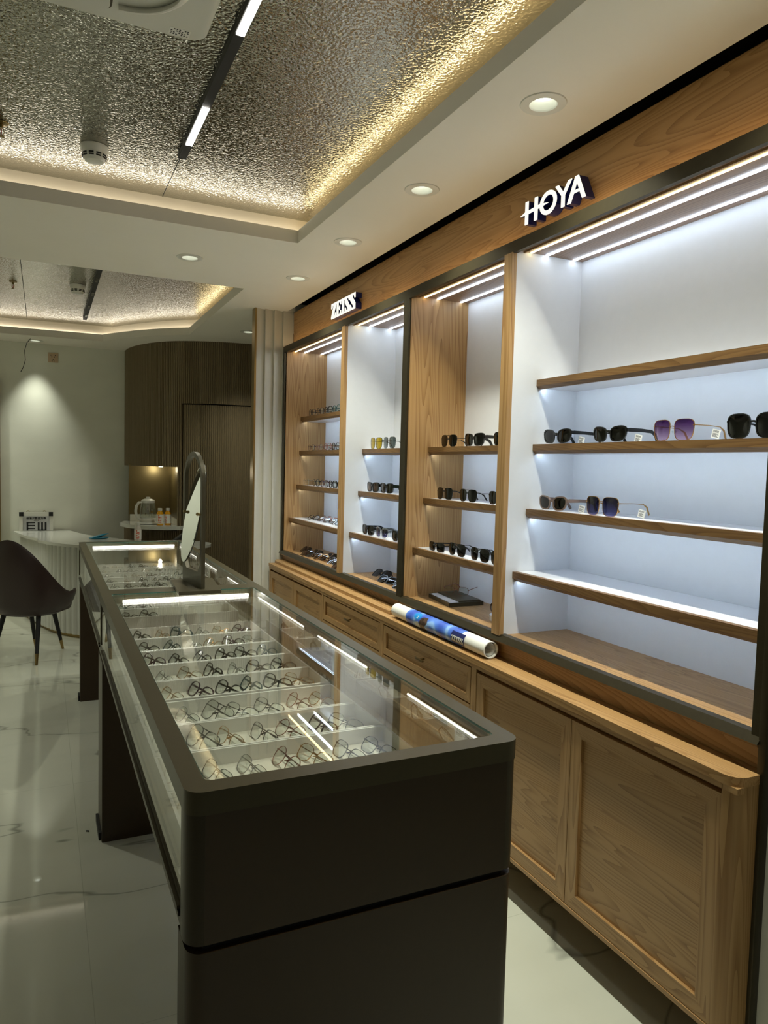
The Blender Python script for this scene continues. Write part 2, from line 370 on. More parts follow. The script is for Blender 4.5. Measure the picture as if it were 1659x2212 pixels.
def flutes(b, s0, s1, z0, z1, push=0., pitch=.0185):
    n = max(1, round((s1-s0)/pitch)); F = []
    for i in range(n):
        for t, h in ((0, 0), (.14, 0), (.20, .008), (.5, .0095), (.80, .008), (.86, 0)):
            s = s0+(s1-s0)*(i+t)/n; p, nn = at(s); nn = -nn if nn.y > 0 else nn; F.append(p+nn*(h+push))
    p, nn = at(s1); nn = -nn if nn.y > 0 else nn; F.append(p+nn*push)
    back = [at(s0+(s1-s0)*k/12) for k in range(12, -1, -1)]
    Bk = [p+(nn if nn.y > 0 else -nn)*.03 for p, nn in back]
    F = F+Bk
    for i in range(len(F)-len(Bk)-1):
        p, q = F[i], F[i+1]; V = [b.bm.verts.new((p.x, p.y, z)) for z in (z0, z1)]+[b.bm.verts.new((q.x, q.y, z)) for z in (z1, z0)]; b.bm.faces.new(V)
    for i in range(len(F)-len(Bk), len(F)-1):
        p, q = F[i], F[i+1]; V = [b.bm.verts.new((p.x, p.y, z)) for z in (z0, z1)]+[b.bm.verts.new((q.x, q.y, z)) for z in (z1, z0)]; b.bm.faces.new(V)
    for z in (z0, z1):
        b.bm.faces.new([b.bm.verts.new((p.x, p.y, z)) for p in F])
    for p, q in ((F[-1], F[0]), (F[len(F)-len(Bk)-1], F[len(F)-len(Bk)])):
        b.bm.faces.new([b.bm.verts.new(v) for v in ((p.x, p.y, z0), (p.x, p.y, z1), (q.x, q.y, z1), (q.x, q.y, z0))])
    return b
SN = s_of_x(1.095); SD = s_of_x(1.13)
b = B(); flutes(b, 0, SN, 0, .85); flutes(b, 0, SN, 1.43, ZC+.04); flutes(b, SN, SD-.004, 0, ZC+.04); flutes(b, SD-.004, LEN[-1], 2.0, ZC+.04)
w = struct(b.build('wall_back', M_FLUTE, origin=(0, 0, 0)), 'curved brown fluted wall')
b = B(); flutes(b, SD+.006, LEN[-1], 0, 1.99, -.008)
struct(b.build('door_1', M_FLUTE, origin=(0, 0, 0)), 'hidden door faced with the same brown flutes')
b = B().box(1.0, 7.6, 0, 2.2, 7.7, ZC).box(2.2, 6.4, 0, 2.25, 7.7, ZC)
struct(b.build('wall_back', M_DARK, origin=(0, 0, 0)), 'dark wall behind the fluted wall')
# niche lining
b = B(); b.box(.74, 7.30, .85, 1.13, 7.32, 1.45); b.prism([(1.12, 7.32), (1.14, 7.32), (1.13, 6.74), (1.11, 6.74)], .85, 1.45)
b.prism([(.76, 7.32), (1.13, 7.32), (1.11, 6.74), (.9, 7.0)], 1.43, 1.45)
struct(b.build('trim_4', M_NICHE, origin=(0, 0, 0), smooth=False), 'bronze lining of the drinks niche')
t = thing('niche_lamp', (1.0, 7.05, 1.43), 'small round lamp under the top of the drinks niche', 'ceiling light')
B().lathe([(0, -.006), (.018, -.006), (.020, -.001), (0, -.001)], (1.0, 7.05, 1.43), 24).build('lamp_face', M_DLGLOW, t)
ld = bpy.data.lights.new('niche_lamp_light', 'POINT'); ld.energy = .8; ld.color = (1, .93, .72); ld.shadow_soft_size = .015
lo = bpy.data.objects.new('niche_lamp_light', ld); COL.objects.link(lo); lo.parent = t; lo.location = (0, 0, -.03)
# ------------------------------------------------------------------ upper wall unit: frames, bays, shelves
XF, XB, ZB0, ZT = 1.527, 1.844, .868, 2.27
def unit(name, y0, y1, parts, label):
    t = thing(name, (1.7, (y0+y1)/2, .78), label, 'wall display unit', 'wall display units')
    fr = B()   # bronze front frame
    fr.box(XF, y0, ZB0-.02, XF+.018, y0+.025, ZT+.03).box(XF, y1-.025, ZB0-.02, XF+.018, y1, ZT+.03)
    fr.box(XF, y0+.025, ZT-.012, XF+.016, y1-.025, ZT+.03)
    fr.prism([(XF-.012, ZB0-.018), (XF+.03, ZB0-.018), (XF+.03, ZB0+.004), (XF+.004, ZB0+.004)], y0, y1, axis=1)
    fr.build('bronze_frame', M_BRONZE, t)
    bk = B(); bk.box(XB, y0, ZB0-.02, XB+.012, y1, ZT).build('back_panel', M_WHITE, t)
    B().box(XF+.02, y0+.025, ZT, XB, y1-.025, ZT+.02).build('top_panel', M_CEILW, t)
    B().box(XF+.004, y0+.01, ZB0-.03, XB, y1-.01, ZB0).build('bottom_board', M_WY, t)
    B().box(1.55, y0, .78, 1.565, y1, ZB0-.02).build('plinth_board', M_WY, t)
    B().box(1.60, y0, ZT+.03, 1.62, y1, 2.543).build('fascia_board', M_WY, t)
    B().box(1.548, y0+.02, ZT+.0305, 1.556, y1-.02, ZT+.034).build('led_strip', M_FASL, t)
    for p in parts: p(t)
    return t
def panel(y0, y1, m, x0=XF+.012, lip=None):
    def f(t):
        B().box(x0, y0, ZB0, XB, y1, ZT).build('side_panel', m, t)
        if lip: B().box(XF-.004, lip[0], ZB0, XF+.016, lip[1], ZT-.01).build('divider_edge', M_WZ, t)
    return f
def bay_leds(y0, y1):
    def f(t):
        for x, w, m in ((1.605, .006, M_LEDW), (1.675, .010, M_LEDC), (1.80, .009, M_LEDC)):
            o = B().box(x-w/2, y0+.012, ZT-.003, x+w/2, y1-.004, ZT).build('led_strip', m, t)
        B().box(1.574, y0, ZT-.006, 1.580, y1, ZT).build('led_baffle', M_WY, t)
    return f
u1 = unit('wall_display_unit', 3.05, 4.955, [panel(4.93, 4.955, M_WZ), panel(3.805, 3.812, M_WHITE), panel(3.812, 3.842, M_WZ, lip=(3.80, 3.845)), panel(3.05, 3.062, M_WHITE),
     bay_leds(3.845, 4.93), bay_leds(3.075, 3.80)], 'far oak display unit with two lit bays of eyewear')
u2 = unit('wall_display_unit', 1.125, 3.05, [panel(3.02, 3.045, M_WZ), panel(2.212, 2.219, M_WHITE), panel(2.219, 2.25, M_WZ, lip=(2.205, 2.255)), panel(1.14, 1.152, M_WHITE),
     bay_leds(2.255, 3.02), bay_leds(1.165, 2.21)], 'near oak display unit whose widest bay is mostly empty')
# long bronze upright at the near end, down to the floor
tag(B().box(XF-.004, 1.108, 0, XF+.022, 1.128, 2.55, .002).build('bronze_upright', M_BRONZE), 'tall bronze post between the wood cabinets and the white wall', 'post')
FRONT = {1: 1.655, 2: 1.648, 3: 1.628, 4: 1.578}; ZSH = {1: 1.815, 2: 1.577, 3: 1.337, 4: 1.103}
BAYS = {'far': (3.845, 4.93), 'second': (3.075, 3.805), 'third': (2.255, 3.02), 'near': (1.153, 2.212)}
BN = {'far': 'far left bay', 'second': 'second bay from the left', 'third': 'third bay from the left', 'near': 'wide near bay'}
LV = {('far', 1): 'topmost', ('far', 2): 'second highest', ('far', 3): 'third highest', ('far', 4): 'lowest', ('second', 2): 'topmost', ('second', 3): 'middle', ('second', 4): 'lowest',
      ('third', 2): 'topmost', ('third', 3): 'middle', ('third', 4): 'lowest', ('near', 1): 'topmost', ('near', 2): 'second highest', ('near', 3): 'third highest', ('near', 4): 'lowest'}
for (bay, l), w_ in LV.items():
    y0, y1 = BAYS[bay]; xf = FRONT[l]; z = ZSH[l]
    t = thing('display_shelf', (xf, (y0+y1)/2, z-.034), '%s oak edged shelf in the %s of the wall units' % (w_, BN[bay]), 'shelf', 'lit display shelves')
    B().box(xf+.022, y0+.001, z-.030, XB-.001, y1-.001, z).build('shelf_board', M_SHELFW, t)
    B().prism([(xf, z+.001), (xf+.022, z+.001), (xf+.022, z-.034), (xf+.012, z-.034), (xf, z-.022)], y0+.001, y1-.001, axis=1).build('oak_edge', M_EDGE, t)
    B().box(xf+.0222, y0+.006, z-.0335, xf+.0235, y1-.006, z-.0304).build('led_strip', M_LEDS, t)

# ------------------------------------------------------------------ lower cabinets
XC = 1.445
b = B(); P = rrect(XC, 1.128, 1.553, 5.2, .04, 6)
P = [(XC, 4.955), (1.549, 4.955), (1.549, 1.118)]+[(XC+.04-.04*math.sin(t*PI/12), 1.118+.04-.04*math.cos(t*PI/12)) for t in range(0, 7)]
wt = tag(B().prism(P, .757, .78).build('worktop', M_WY), 'long narrow oak worktop above the wooden cabinets', 'worktop')
XD = 1.452
def shaker(t, y0, y1, z0, z1, name, rail=.045, knob=None, label=None, grain=None):
    """framed front: four mitred rails and a recessed panel"""
    x = XD; d = .02
    o = B().box(x+.010, y0+rail-.004, z0+rail-.004, x+d, y1-rail+.004, z1-rail+.004).build(name, M_WY, t)
    for P in (((y0, z0), (y1, z0), (y1-rail, z0+rail), (y0+rail, z0+rail)), ((y0, z1), (y1, z1), (y1-rail, z1-rail), (y0+rail, z1-rail))):
        B().prism(P, x, x+d, axis=0).build('rail', M_WY, o)
    for P in (((y0, z0), (y0, z1), (y0+rail, z1-rail), (y0+rail, z0+rail)), ((y1, z0), (y1, z1), (y1-rail, z1-rail), (y1-rail, z0+rail))):
        B().prism(P, x+.0003, x+d, axis=0).build('stile', M_WZ, o)
    if knob:
        ky, kz = knob
        B().cyl((x+.011, ky, kz), (x-.012, ky, kz), .004).bar([(x-.014, ky-.034, kz), (x-.016, ky-.02, kz), (x-.016, ky+.02, kz), (x-.014, ky+.034, kz)], .003, .004).build('knob', M_KNOB, o)
    return o
def cabinet(y0, y1, label, fronts, posts):
    t = thing('base_cabinet', (1.5, (y0+y1)/2, .137), label, 'cabinet', 'oak base cabinets')
    b = B().box(XD+.022, y0+.004, .137, 1.845, y1-.004, .757); b.build('carcass', M_WY, t)
    B().box(XC+.004, y0, .137, XD+.022, y1, .15).build('face_rail', M_WY, t)
    B().box(XC+.004, y0, .742, XD+.022, y1, .757).build('face_rail', M_WY, t)
    for p in posts: B().box(XC+.006, p[0], .15, XD+.022, p[1], .742).build('face_post', M_WZ, t)
    for f in fronts: shaker(t, *f)
    return t
c = cabinet(1.119, 2.27, 'large two door oak cabinet at the near end', [(1.162, 1.699, .152, .728, 'door'), (1.702, 2.232, .152, .728, 'door')], [(2.236, 2.27)])
P = [(XC+.004, 1.16), (XD+.02, 1.16), (XD+.08, 1.119)]+[(XC+.044-.04*math.sin(k*PI/12), 1.119+.04-.04*math.cos(k*PI/12)) for k in range(7)]
B().prism(P, .137, .757).build('rounded_corner_post', M_WZ, c)
cabinet(2.27, 3.07, 'oak drawer cabinet under the rolled poster', [(2.276, 3.048, .600, .735, 'drawer', .03, (2.66, .67)), (2.276, 3.048, .38, .594, 'drawer', .03), (2.276, 3.048, .152, .374, 'drawer', .03)], [(3.052, 3.07)])
cabinet(3.07, 3.875, 'oak drawer cabinet below the second bay', [(3.092, 3.858, .600, .735, 'drawer', .03, (3.47, .675)), (3.092, 3.858, .38, .594, 'drawer', .03), (3.092, 3.858, .152, .374, 'drawer', .03)], [(3.07, 3.088), (3.862, 3.875)])
cabinet(3.875, 4.955, 'oak cabinet with two doors at the far end beside the pilaster', [(3.89, 4.398, .152, .728, 'door'), (4.402, 4.93, .152, .728, 'door')], [(3.875, 3.887), (4.933, 4.955)])
struct(B().box(1.62, 1.12, 0, 1.64, 4.95, .137).build('baseboard_right', M_BLACK, origin=(0, 0, 0)), 'recessed black toe kick')
tag(B().prism([(1.487, .781), (1.545, .781), (1.545, .806), (1.50, .806), (1.487, .797)], 3.06, 4.94, axis=1).build('wood_trim_strip', M_WY), 'loose grooved oak trim strip lying along the back of the worktop', 'wood strip')

# ------------------------------------------------------------------ lit signs on the fascia
HO = [[(2.1903, 2.4336), (2.1739, 2.4336), (2.1739, 2.3545), (2.1903, 2.3545)], [(2.137, 2.4336), (2.1203, 2.4336), (2.1203, 2.3545), (2.137, 2.3545)]]
HBAR = [(2.2196, 2.3915), (2.1903, 2.3995), (2.1378, 2.4015), (2.1016, 2.4024), (2.0589, 2.3945), (2.0973, 2.3917), (2.1225, 2.3908), (2.18, 2.3890)]
YY = [(2.0242, 2.4333), (2.0071, 2.4333), (1.9823, 2.4035), (1.9575, 2.4333), (1.9400, 2.4333), (1.9739, 2.3921), (1.9739, 2.3545), (1.9903, 2.3545), (1.9903, 2.393)]
AO = [(1.9228, 2.4336), (1.9072, 2.4336), (1.8694, 2.3550), (1.8865, 2.3550), (1.8994, 2.3814), (1.9289, 2.3814), (1.9423, 2.3550), (1.9597, 2.3550)]
AH = [(1.9147, 2.4157), (1.903, 2.3897), (1.9258, 2.3897)]
G_S = [(0, 1), (1, 1), (1, .68), (.86, .68), (.70, .88), (.42, .88), (.42, .80), (1, .36), (1, 0), (0, 0), (0, .34), (.14, .34), (.30, .12), (.60, .12), (.60, .22), (0, .64)]
G_E = [(0, 1), (1, 1), (1, .70), (.88, .70), (.72, .88), (.46, .88), (.46, .56), (.62, .56), (.68, .66), (.78, .66), (.78, .36), (.68, .36), (.62, .46), (.46, .46), (.46, .12), (.72, .12), (.88, .32), (1, .32), (1, 0), (0, 0), (0, .1), (.12, .14), (.12, .86), (0, .9)]
G_Z = [(0, 1), (1, 1), (1, .84), (.46, .12), (.70, .12), (.86, .34), (1, .34), (1, 0), (0, 0), (0, .14), (.54, .88), (.32, .88), (.14, .68), (0, .68)]
G_I = [(0, 1), (1, 1), (1, .88), (.8, .86), (.8, .14), (1, .12), (1, 0), (0, 0), (0, .12), (.2, .14), (.2, .86), (0, .88)]
ZE = [[(ya+(yb-ya)*u, 2.350+.089*v) for u, v in g] for g, ya, yb in ((G_Z, 4.117, 4.044), (G_E, 4.039, 3.963), (G_I, 3.957, 3.907), (G_S, 3.901, 3.832), (G_S, 3.825, 3.751))]
def ell(cy, cz, a, c, n=28, sk=0.): return [(cy-a*math.cos(2*PI*k/n), cz+c*math.sin(2*PI*k/n)) for k in range(n)]
def letter(name, t, poly, hole=None):
    def sh(x0, x1, m, nm, par, g=0.):
        b = B()
        if hole is None: b.prism(poly, x0, x1, axis=0)
        else:
            bb = bmesh.new(); es = []
            for lp in (poly, hole):
                vs = [bb.verts.new((x0, p[0], p[1])) for p in lp]; es += [bb.edges.new((vs[i], vs[(i+1) % len(vs)])) for i in range(len(vs))]
            bmesh.ops.triangle_fill(bb, edges=es, use_beauty=True)
            r = bmesh.ops.extrude_face_region(bb, geom=bb.faces[:]); vv = [v for v in r['geom'] if isinstance(v, bmesh.types.BMVert)]
            for v in vv: v.co.x = x1
            b.merge(bb)
        return b.build(nm, m, par, smooth=False)
    o = sh(1.5635, 1.600, M_NAVY, name, t)
    sh(1.560, 1.5633, M_SIGN, 'lit_face', o)
t = thing('lit_sign', (1.6, 2.04, 2.354), 'navy sided glowing letters on the right hand fascia above the widest bay', 'sign', 'lit letter signs')
for p in HO: letter('letter', t, p)
letter('letter', t, HBAR); letter('letter', t, YY); letter('letter', t, AO, AH); letter('letter', t, ell(2.0612, 2.3945, .0455, .0395), ell(2.0612, 2.3945, .0295, .0255))
t = thing('lit_sign', (1.6, 3.93, 2.35), 'smaller slab lettered glowing sign on the left hand fascia near the pilaster', 'sign', 'lit letter signs')
for p in ZE: letter('letter', t, p)

# ------------------------------------------------------------------ display counters
CL, CR, ZTOP = .197, .822, .97
def counter(y0, y1, near, label):
    t = thing('display_counter', ((CL+CR)/2, (y0+y1)/2, 0), label, 'display counter', 'glass display counters')
    g0, g1 = (1.14, 2.90) if near else (3.0, 4.755)
    nn = 6; rr = .03 if near else .004
    def pl(x0, ya, x1, yb, rn, rf):
        P = []
        for cx, cy, a, r in ((x1-rf, yb-rf, 0, rf), (x0+rf, yb-rf, 90, rf), (x0+rn, ya+rn, 180, rn), (x1-rn, ya+rn, 270, rn)):
            for k in range(nn+1):
                q = math.radians(a+90*k/nn); P.append((cx+r*math.cos(q), cy+r*math.sin(q)))
        return P
    ro, rf = (.03, .0005) if near else (.0005, .02)
    outer = pl(CL, y0, CR, y1, ro, rf); inner = pl(.233, g0, .786, g1, .012, .012)
    B().ringprism(outer, inner, .932, ZTOP).build('top_frame', M_CASE, t)
    B().prism(pl(.2335, g0+.0005, .7855, g1-.0005, .011, .011), .9635, .9685).build('glass_top', M_GLASS, t)
    B().ringprism(pl(.2333, g0+.0003, .7857, g1-.0003, .0115, .0115), pl(.2345, g0+.0015, .7845, g1-.0015, .0105, .0105), .9655, .9692).build('glass_edge', M_GEDGE, t)
    # case body: base tray, end panels, corner posts, rails
    B().prism(pl(CL+.004, y0+.003, CR-.004, y1-.003, ro, rf), .72, .768).build('case_base', M_CASE, t)
    B().box(CL-.001, y0+.06, .742, CL+.006, y1-.06, .748).build('side_track', M_BRONZE, t)
    B().box(CL-.003, y0+.06, .755, CL+.006, y1-.06, .760).build('side_track', M_BRONZE, t)
    B().box(.206, y0+.02, .768, .812, y1-.02, .784).build('case_floor', M_TRAYIN, t)
    if near:
        B().box(CL+.03, y0+.002, .72, CR-.03, y0+.022, .931).build('end_panel', M_CASED, t)
        for sx in (0, 1):
            b = B()
            if sx == 0: P = [(CL+.03, y0+.022), (CL+.001, y0+.05), (CL+.001, y0+.032)]+[(CL+.031-.03*math.cos(k*PI/12), y0+.032-.03*math.sin(k*PI/12)) for k in range(7)]
            else: P = [(CR-.03, y0+.022), (CR-.001, y0+.05), (CR-.001, y0+.032)]+[(CR-.031+.03*math.cos(k*PI/12), y0+.032-.03*math.sin(k*PI/12)) for k in range(7)]
            b.prism(P, .72, .931).build('corner_post', M_POST, t)
    else:
        B().box(CL+.01, y1-.02, .768, CR-.01, y1-.012, .931).build('end_glass', M_GLASS, t)
    for x in (CL+.001, CR-.013):
        for ya in ([y1-.012] if near else [y0+.0005, y1-.014]): B().box(x, ya, .768, x+.012, ya+.0115, .932).build('corner_post', M_BRONZE, t)
    ys, ye = (y0+.05, y1-.014) if near else (y0+.014, y1-.022)
    B().box(CL+.004, ys, .768, CL+.009, ye, .9315).build('side_glass', M_GLASS, t)
    mid = (ys+ye)/2
    B().box(CR-.012, ys, .79, CR-.008, mid+.02, .9315).build('sliding_glass_door', M_DOORG, t)
    B().box(CR-.022, mid-.02, .79, CR-.018, ye, .9315).build('sliding_glass_door', M_DOORG, t)
    B().box(CR-.03, ys, .7842, CR-.006, ye, .79).build('door_track', M_PLAST, t)
    B().box(CR-.026, mid-.050, .79, CR-.0225, mid-.018, .9315).build('door_edge', M_PLAST, t)
    # led strips under the frame
    B().box(.275, g1-.012, .938, .760, g1-.004, .946).build('led_strip', M_CASELED, t)
    B().box(.273, g1-.0035, .936, .762, g1-.0005, .948).build('led_channel', M_PLAST, t)
    for ya, yb in ((g0+.04, g0+.36), (g0+.60, g0+.98), (g0+1.12, g1-.08)):
        B().box(.7805, ya, .9415, .7828, yb, .9440).build('led_strip', M_CASELOW, t)
        B().box(.7830, ya-.002, .934, .7858, yb+.002, .9465).build('led_channel', M_PLAST, t)
    B().box(.212, g0+.05, .940, .219, g1-.05, .946).build('led_strip', M_CASELED, t)  # unseen strip under the left border, added to brighten the trays
    # legs
    def leg(ya, yb, rn):
        B().prism(pl(CL+.004, ya, CR-.004, yb, rn, .002), .0, .708).build('leg_panel', M_CASED, t)
        B().box(CL+.03, ya+.012, .708, CR-.03, yb-.01, .7195).build('shadow_gap', M_BLACK, t)
    if near: leg(y0, y0+.09, .03); leg(2.905, y1-.001, .003)
    else: leg(y0+.001, 3.10, .003); leg(4.70, y1, .003)
    for (ya, yb) in (((2.93, 2.9525),) if near else ((2.9535, 3.10), (4.72, 4.80))):
        B().box(CL-.006, ya, 0, CL+.0035, yb, .03).build('foot_plate', M_BLACK, t)
    return t
counter(1.10, 2.953, True, 'bronze glass topped counter nearest the camera')
counter(2.953, 4.80, False, 'bronze glass topped counter farther back behind the vanity mirror')

# trays
ORD = ['nearest', 'second', 'third', 'fourth', 'fifth', 'sixth', 'seventh', 'eighth', 'ninth']
def tray(ya, yb, label, inst=None):
    t = thing('display_tray', (.5, (ya+yb)/2, .785), label, 'tray', 'white trays inside the glass counters')
    if inst:
        for c in kids(inst):
            k = c.copy(); COL.objects.link(k); k.parent = t
        return t
    x0, x1, z0, z1, w = .216, .768, .785, .838, .006
    o, i = [(x0, ya), (x1, ya), (x1, yb), (x0, yb)], [(x0+w, ya+w), (x1-w, ya+w), (x1-w, yb-w), (x0+w, yb-w)]
    B().ringprism(o, i, z0, z1).build('tray_wall', M_TRAY, t)
    B().box(x0+w, ya+w, z0+.001, x1-w, yb-w, z0+.017).build('tray_lining', M_TRAYIN, t)
    return t
TR = []
yy = 1.235; t0 = None
for k in range(4): TR.append(('near', k, yy+k*.181, yy+k*.181+.178))
yy = 1.973
for k in range(5): TR.append(('near', 4+k, yy+k*.181, yy+k*.181+.178))
for k in range(9): TR.append(('far', k, 3.085+k*.181, 3.085+k*.181+.178))
PR = None
for sec, k, ya, yb in TR:
    if k == 8: w_ = 'farthest white eyeglass tray in the %s counter' % ('nearer' if sec == 'near' else 'farther')
    else: w_ = '%s white eyeglass tray from the near end of the %s counter' % (ORD[k], 'nearer' if sec == 'near' else 'farther')
    t = tray(ya, yb, w_, PR); PR = PR or t

# ------------------------------------------------------------------ eyewear
FM = {}
def fmat(k):
    if k not in FM:
        c = {'black': (sr(16, 16, 17), .25, 0), 'gun': (sr(70, 70, 74), .25, .9), 'gold': (sr(196, 150, 90), .25, .95), 'silver': (sr(170, 170, 172), .22, .95), 'brown': (sr(60, 34, 24), .25, 0),
             'clear': (sr(205, 205, 200), .15, 0), 'green': (sr(60, 190, 70), .25, 0), 'teal': (sr(24, 70, 76), .25, 0), 'purple': (sr(60, 24, 48), .25, 0), 'taupe': (sr(128, 108, 100), .2, 0),
             'rose': (sr(150, 104, 92), .3, .8), 'navy': (sr(24, 32, 58), .25, 0)}[k]
        FM[k] = mat(k+'_frame', c[0], c[1], c[2]) if k != 'clear' else glassy('clear_frame', (.80, .80, .78, 1), base=.16, rough=.05)
    return FM[k]
LM = {'clear': glassy('clear_lens', (.93, .95, .94, 1), .07), 'dark': glassy('dark_lens', (.035, .035, .042, 1), .05), 'browndark': glassy('brown_lens', (.07, .04, .03, 1), .05),
      'tan': glassy('tan_lens', (.36, .24, .17, 1), .05), 'yellow': glassy('yellow_lens', (.72, .60, .12, 1), .05), 'grey': glassy('grey_lens', (.34, .38, .38, 1), .05),
      'purple': glassy('purple_gradient_lens', base=.05, grad=((.85, .70, .82, 1), (.22, .08, .28, 1))), 'navy': glassy('blue_gradient_lens', base=.05, grad=((.36, .36, .55, 1), (.03, .025, .10, 1))),
      'grad': glassy('black_gradient_lens', base=.05, grad=((.16, .15, .17, 1), (.02, .02, .026, 1)))}
STY = {  # a, b, power, rim, depth, bridge, taper, skew, temple half height, double bridge
 'rect': (.026, .0175, 4.0, .0030, .004, .018, 0, 0, .0030, 0), 'round': (.0235, .0225, 2.0, .0012, .002, .019, 0, 0, .0012, 0), 'oval': (.0255, .0205, 2.5, .0026, .0035, .018, .08, 0, .0028, 0),
 'wire': (.0265, .0195, 2.8, .0011, .0018, .017, .10, 0, .0012, 0), 'big': (.0300, .0270, 3.2, .0030, .0040, .017, .12, 0, .0035, 0), 'cat': (.0290, .0205, 2.7, .0048, .0045, .016, .14, .10, .0065, 0),
 'aviator': (.0290, .0260, 3.0, .0012, .0020, .015, .16, -.02, .0015, 1), 'hex': (.0315, .0300, 3.4, .0014, .0022, .016, .16, 0, .0013, 0), 'huge': (.0345, .0300, 3.0, .0034, .0045, .016, .14, .02, .0030, 0),
 'wayf': (.0285, .0220, 3.4, .0050, .0060, .015, .14, .06, .0075, 0), 'thick': (.0260, .0190, 3.4, .0040, .0050, .017, .06, 0, .0040, 0)}
def outl(st, e, n=26):
    a, b_, p = STY[st][0]+e, STY[st][1]+e, STY[st][2]; tp, sk = STY[st][6], STY[st][7]; out = []
    for k in range(n):
        t = 2*PI*k/n+.12; c, s = math.cos(t), math.sin(t)
        x = a*math.copysign(abs(c)**(2/p), c); z = b_*math.copysign(abs(s)**(2/p), s)
        x *= 1+tp*(z/b_)*(.7 if x > 0 else .5); z += sk*x*.9; out.append((x, z))
    return out
def wrap(x): return 1.1*x*x
GL = {}
def eyemesh(st, fold, fc, lc):
    k = (st, fold, fc, lc)
    if k in GL: return GL[k]
    a, b_, p, rim, dep, br, tp, sk, th, dbl = STY[st]; cx = a+rim+br/2; fm = fmat(fc)
    base = b_+rim+abs(sk)*a*.9
    I, O = outl(st, 0), outl(st, rim); n = len(I); b = B()
    for sgn in (-1, 1):
        R = []
        for pts, y in ((I, 0), (O, 0), (O, dep), (I, dep)): R.append([b.bm.verts.new((sgn*(cx+x), y+wrap(cx+x), z+base)) for x, z in pts])
        for i in range(n):
            j = (i+1) % n
            for q in range(4): b.bm.faces.new((R[q][i], R[q][j], R[(q+1) % 4][j], R[(q+1) % 4][i]))
    zb = base+b_*.30; thin = rim < .002; w = br/2+(.0015 if not thin else .002)
    b.bar([(-w, wrap(w)+dep/2, zb), (-w*.4, dep/2-.0008, zb+.002), (w*.4, dep/2-.0008, zb+.002), (w, wrap(w)+dep/2, zb)], dep*.45, max(rim*.8, .0012))
    if dbl: b.bar([(-cx*.55, dep/2, base+b_*.93), (cx*.55, dep/2, base+b_*.93)], .0012, .0012)
    xw = cx+(a+rim)*(1+tp*.25)+.001; zt = base+b_*.42+sk*a*.9
    for sgn in (-1, 1): b.bar([(sgn*(xw-.006), wrap(xw-.006)+dep/2, zt), (sgn*xw, wrap(xw)+dep*.6, zt), (sgn*xw, wrap(xw)+dep+.006, zt)], .0016, max(th*.9, .0016))
    fr = b.mesh('front_frame', fm)
    if thin or st in ('rect',):
        b = B()
        for sgn in (-1, 1):
            b.tube([(sgn*(br/2+.001), dep, base-.001), (sgn*(br/2-.002), dep+.006, base-.004)], .0005, 5); b.tube([(sgn*(br/2-.003), dep+.007, base-.009), (sgn*(br/2-.0025), dep+.0075, base-.005), (sgn*(br/2-.003), dep+.007, base-.001)], [.001, .0028, .001], 6)
        np_ = b.mesh('nose_pads', LM['clear'])
    else: np_ = None
    ls = []
    for sgn in (-1, 1):
        b = B(); pts = outl(st, .0004)
        for dy in (dep*.35, dep*.35+.0013):
            rings = []
            for f in (1, .55): rings.append([b.bm.verts.new((sgn*(cx+x*f), dy+wrap(cx+x*f)-.0016*(1-f*f), z*f+base)) for x, z in pts])
            c = b.bm.verts.new((sgn*cx, dy+wrap(cx)-.0016, base))
            for i in range(n):
                j = (i+1) % n; b.bm.faces.new((rings[0][i], rings[0][j], rings[1][j], rings[1][i])); b.bm.faces.new((rings[1][i], rings[1][j], c))
        ls.append(b.mesh('lens', LM[lc]))
    ts = []; y0 = wrap(xw)+dep+.006; tw = .0013 if thin else .0019
    for q, sgn in enumerate((-1, 1)):
        b = B()
        if not fold:
            b.bar([(sgn*xw, y0, zt), (sgn*(xw+.001), y0+.05, zt), (sgn*(xw-.001), y0+.095, zt-.002), (sgn*(xw-.004), y0+.115, zt-.012), (sgn*(xw-.008), y0+.130, max(.002, zt-.038))], tw, [th, th*.85, th*.8, max(th*.8, .0026), max(th*.7, .0030)])
        else:
            yo = y0+.003+q*.007
            b.bar([(sgn*xw, y0, zt), (sgn*(xw-.006), yo+.002, zt), (sgn*(xw-.06), yo+.008, zt-.001), (-sgn*(xw-.035), yo+.009, zt-.003), (-sgn*(xw-.018), yo+.007, zt-.014), (-sgn*(xw-.012), yo+.006, max(.003, zt-.036))], tw, [th, th, th*.85, th*.8, max(th*.8, .0026), max(th*.7, .0030)])
        ts.append(b.mesh('temple', fm))
    GL[k] = (fr, np_, ls, ts); return GL[k]
def eyewear(st, fold, fc, lc, mtx, label, group, sun=False):
    fr, np_, ls, ts = eyemesh(st, fold, fc, lc)
    t = bpy.data.objects.new('sunglasses' if sun else 'eyeglasses', None); COL.objects.link(t); t.matrix_world = mtx; t.empty_display_size = .03
    tag(t, label, 'sunglasses' if sun else 'eyeglasses', group)
    for nm, me in [('front_frame', fr)]+([('nose_pads', np_)] if np_ else [])+[('lens', x) for x in ls]+[('temple', x) for x in ts]:
        o = bpy.data.objects.new(nm, me); COL.objects.link(o); o.parent = t
    return t
def T(x, y, z, rz=0., rx=0., ry=0., s=1.): return Matrix.Translation((x, y, z)) @ Matrix.Rotation(rz, 4, 'Z') @ Matrix.Rotation(ry, 4, 'Y') @ Matrix.Rotation(rx, 4, 'X') @ Matrix.Scale(s, 4)
NTH = ['first', 'second', 'third', 'fourth', 'fifth', 'sixth', 'seventh', 'eighth', 'ninth', 'tenth', 'eleventh', 'twelfth']
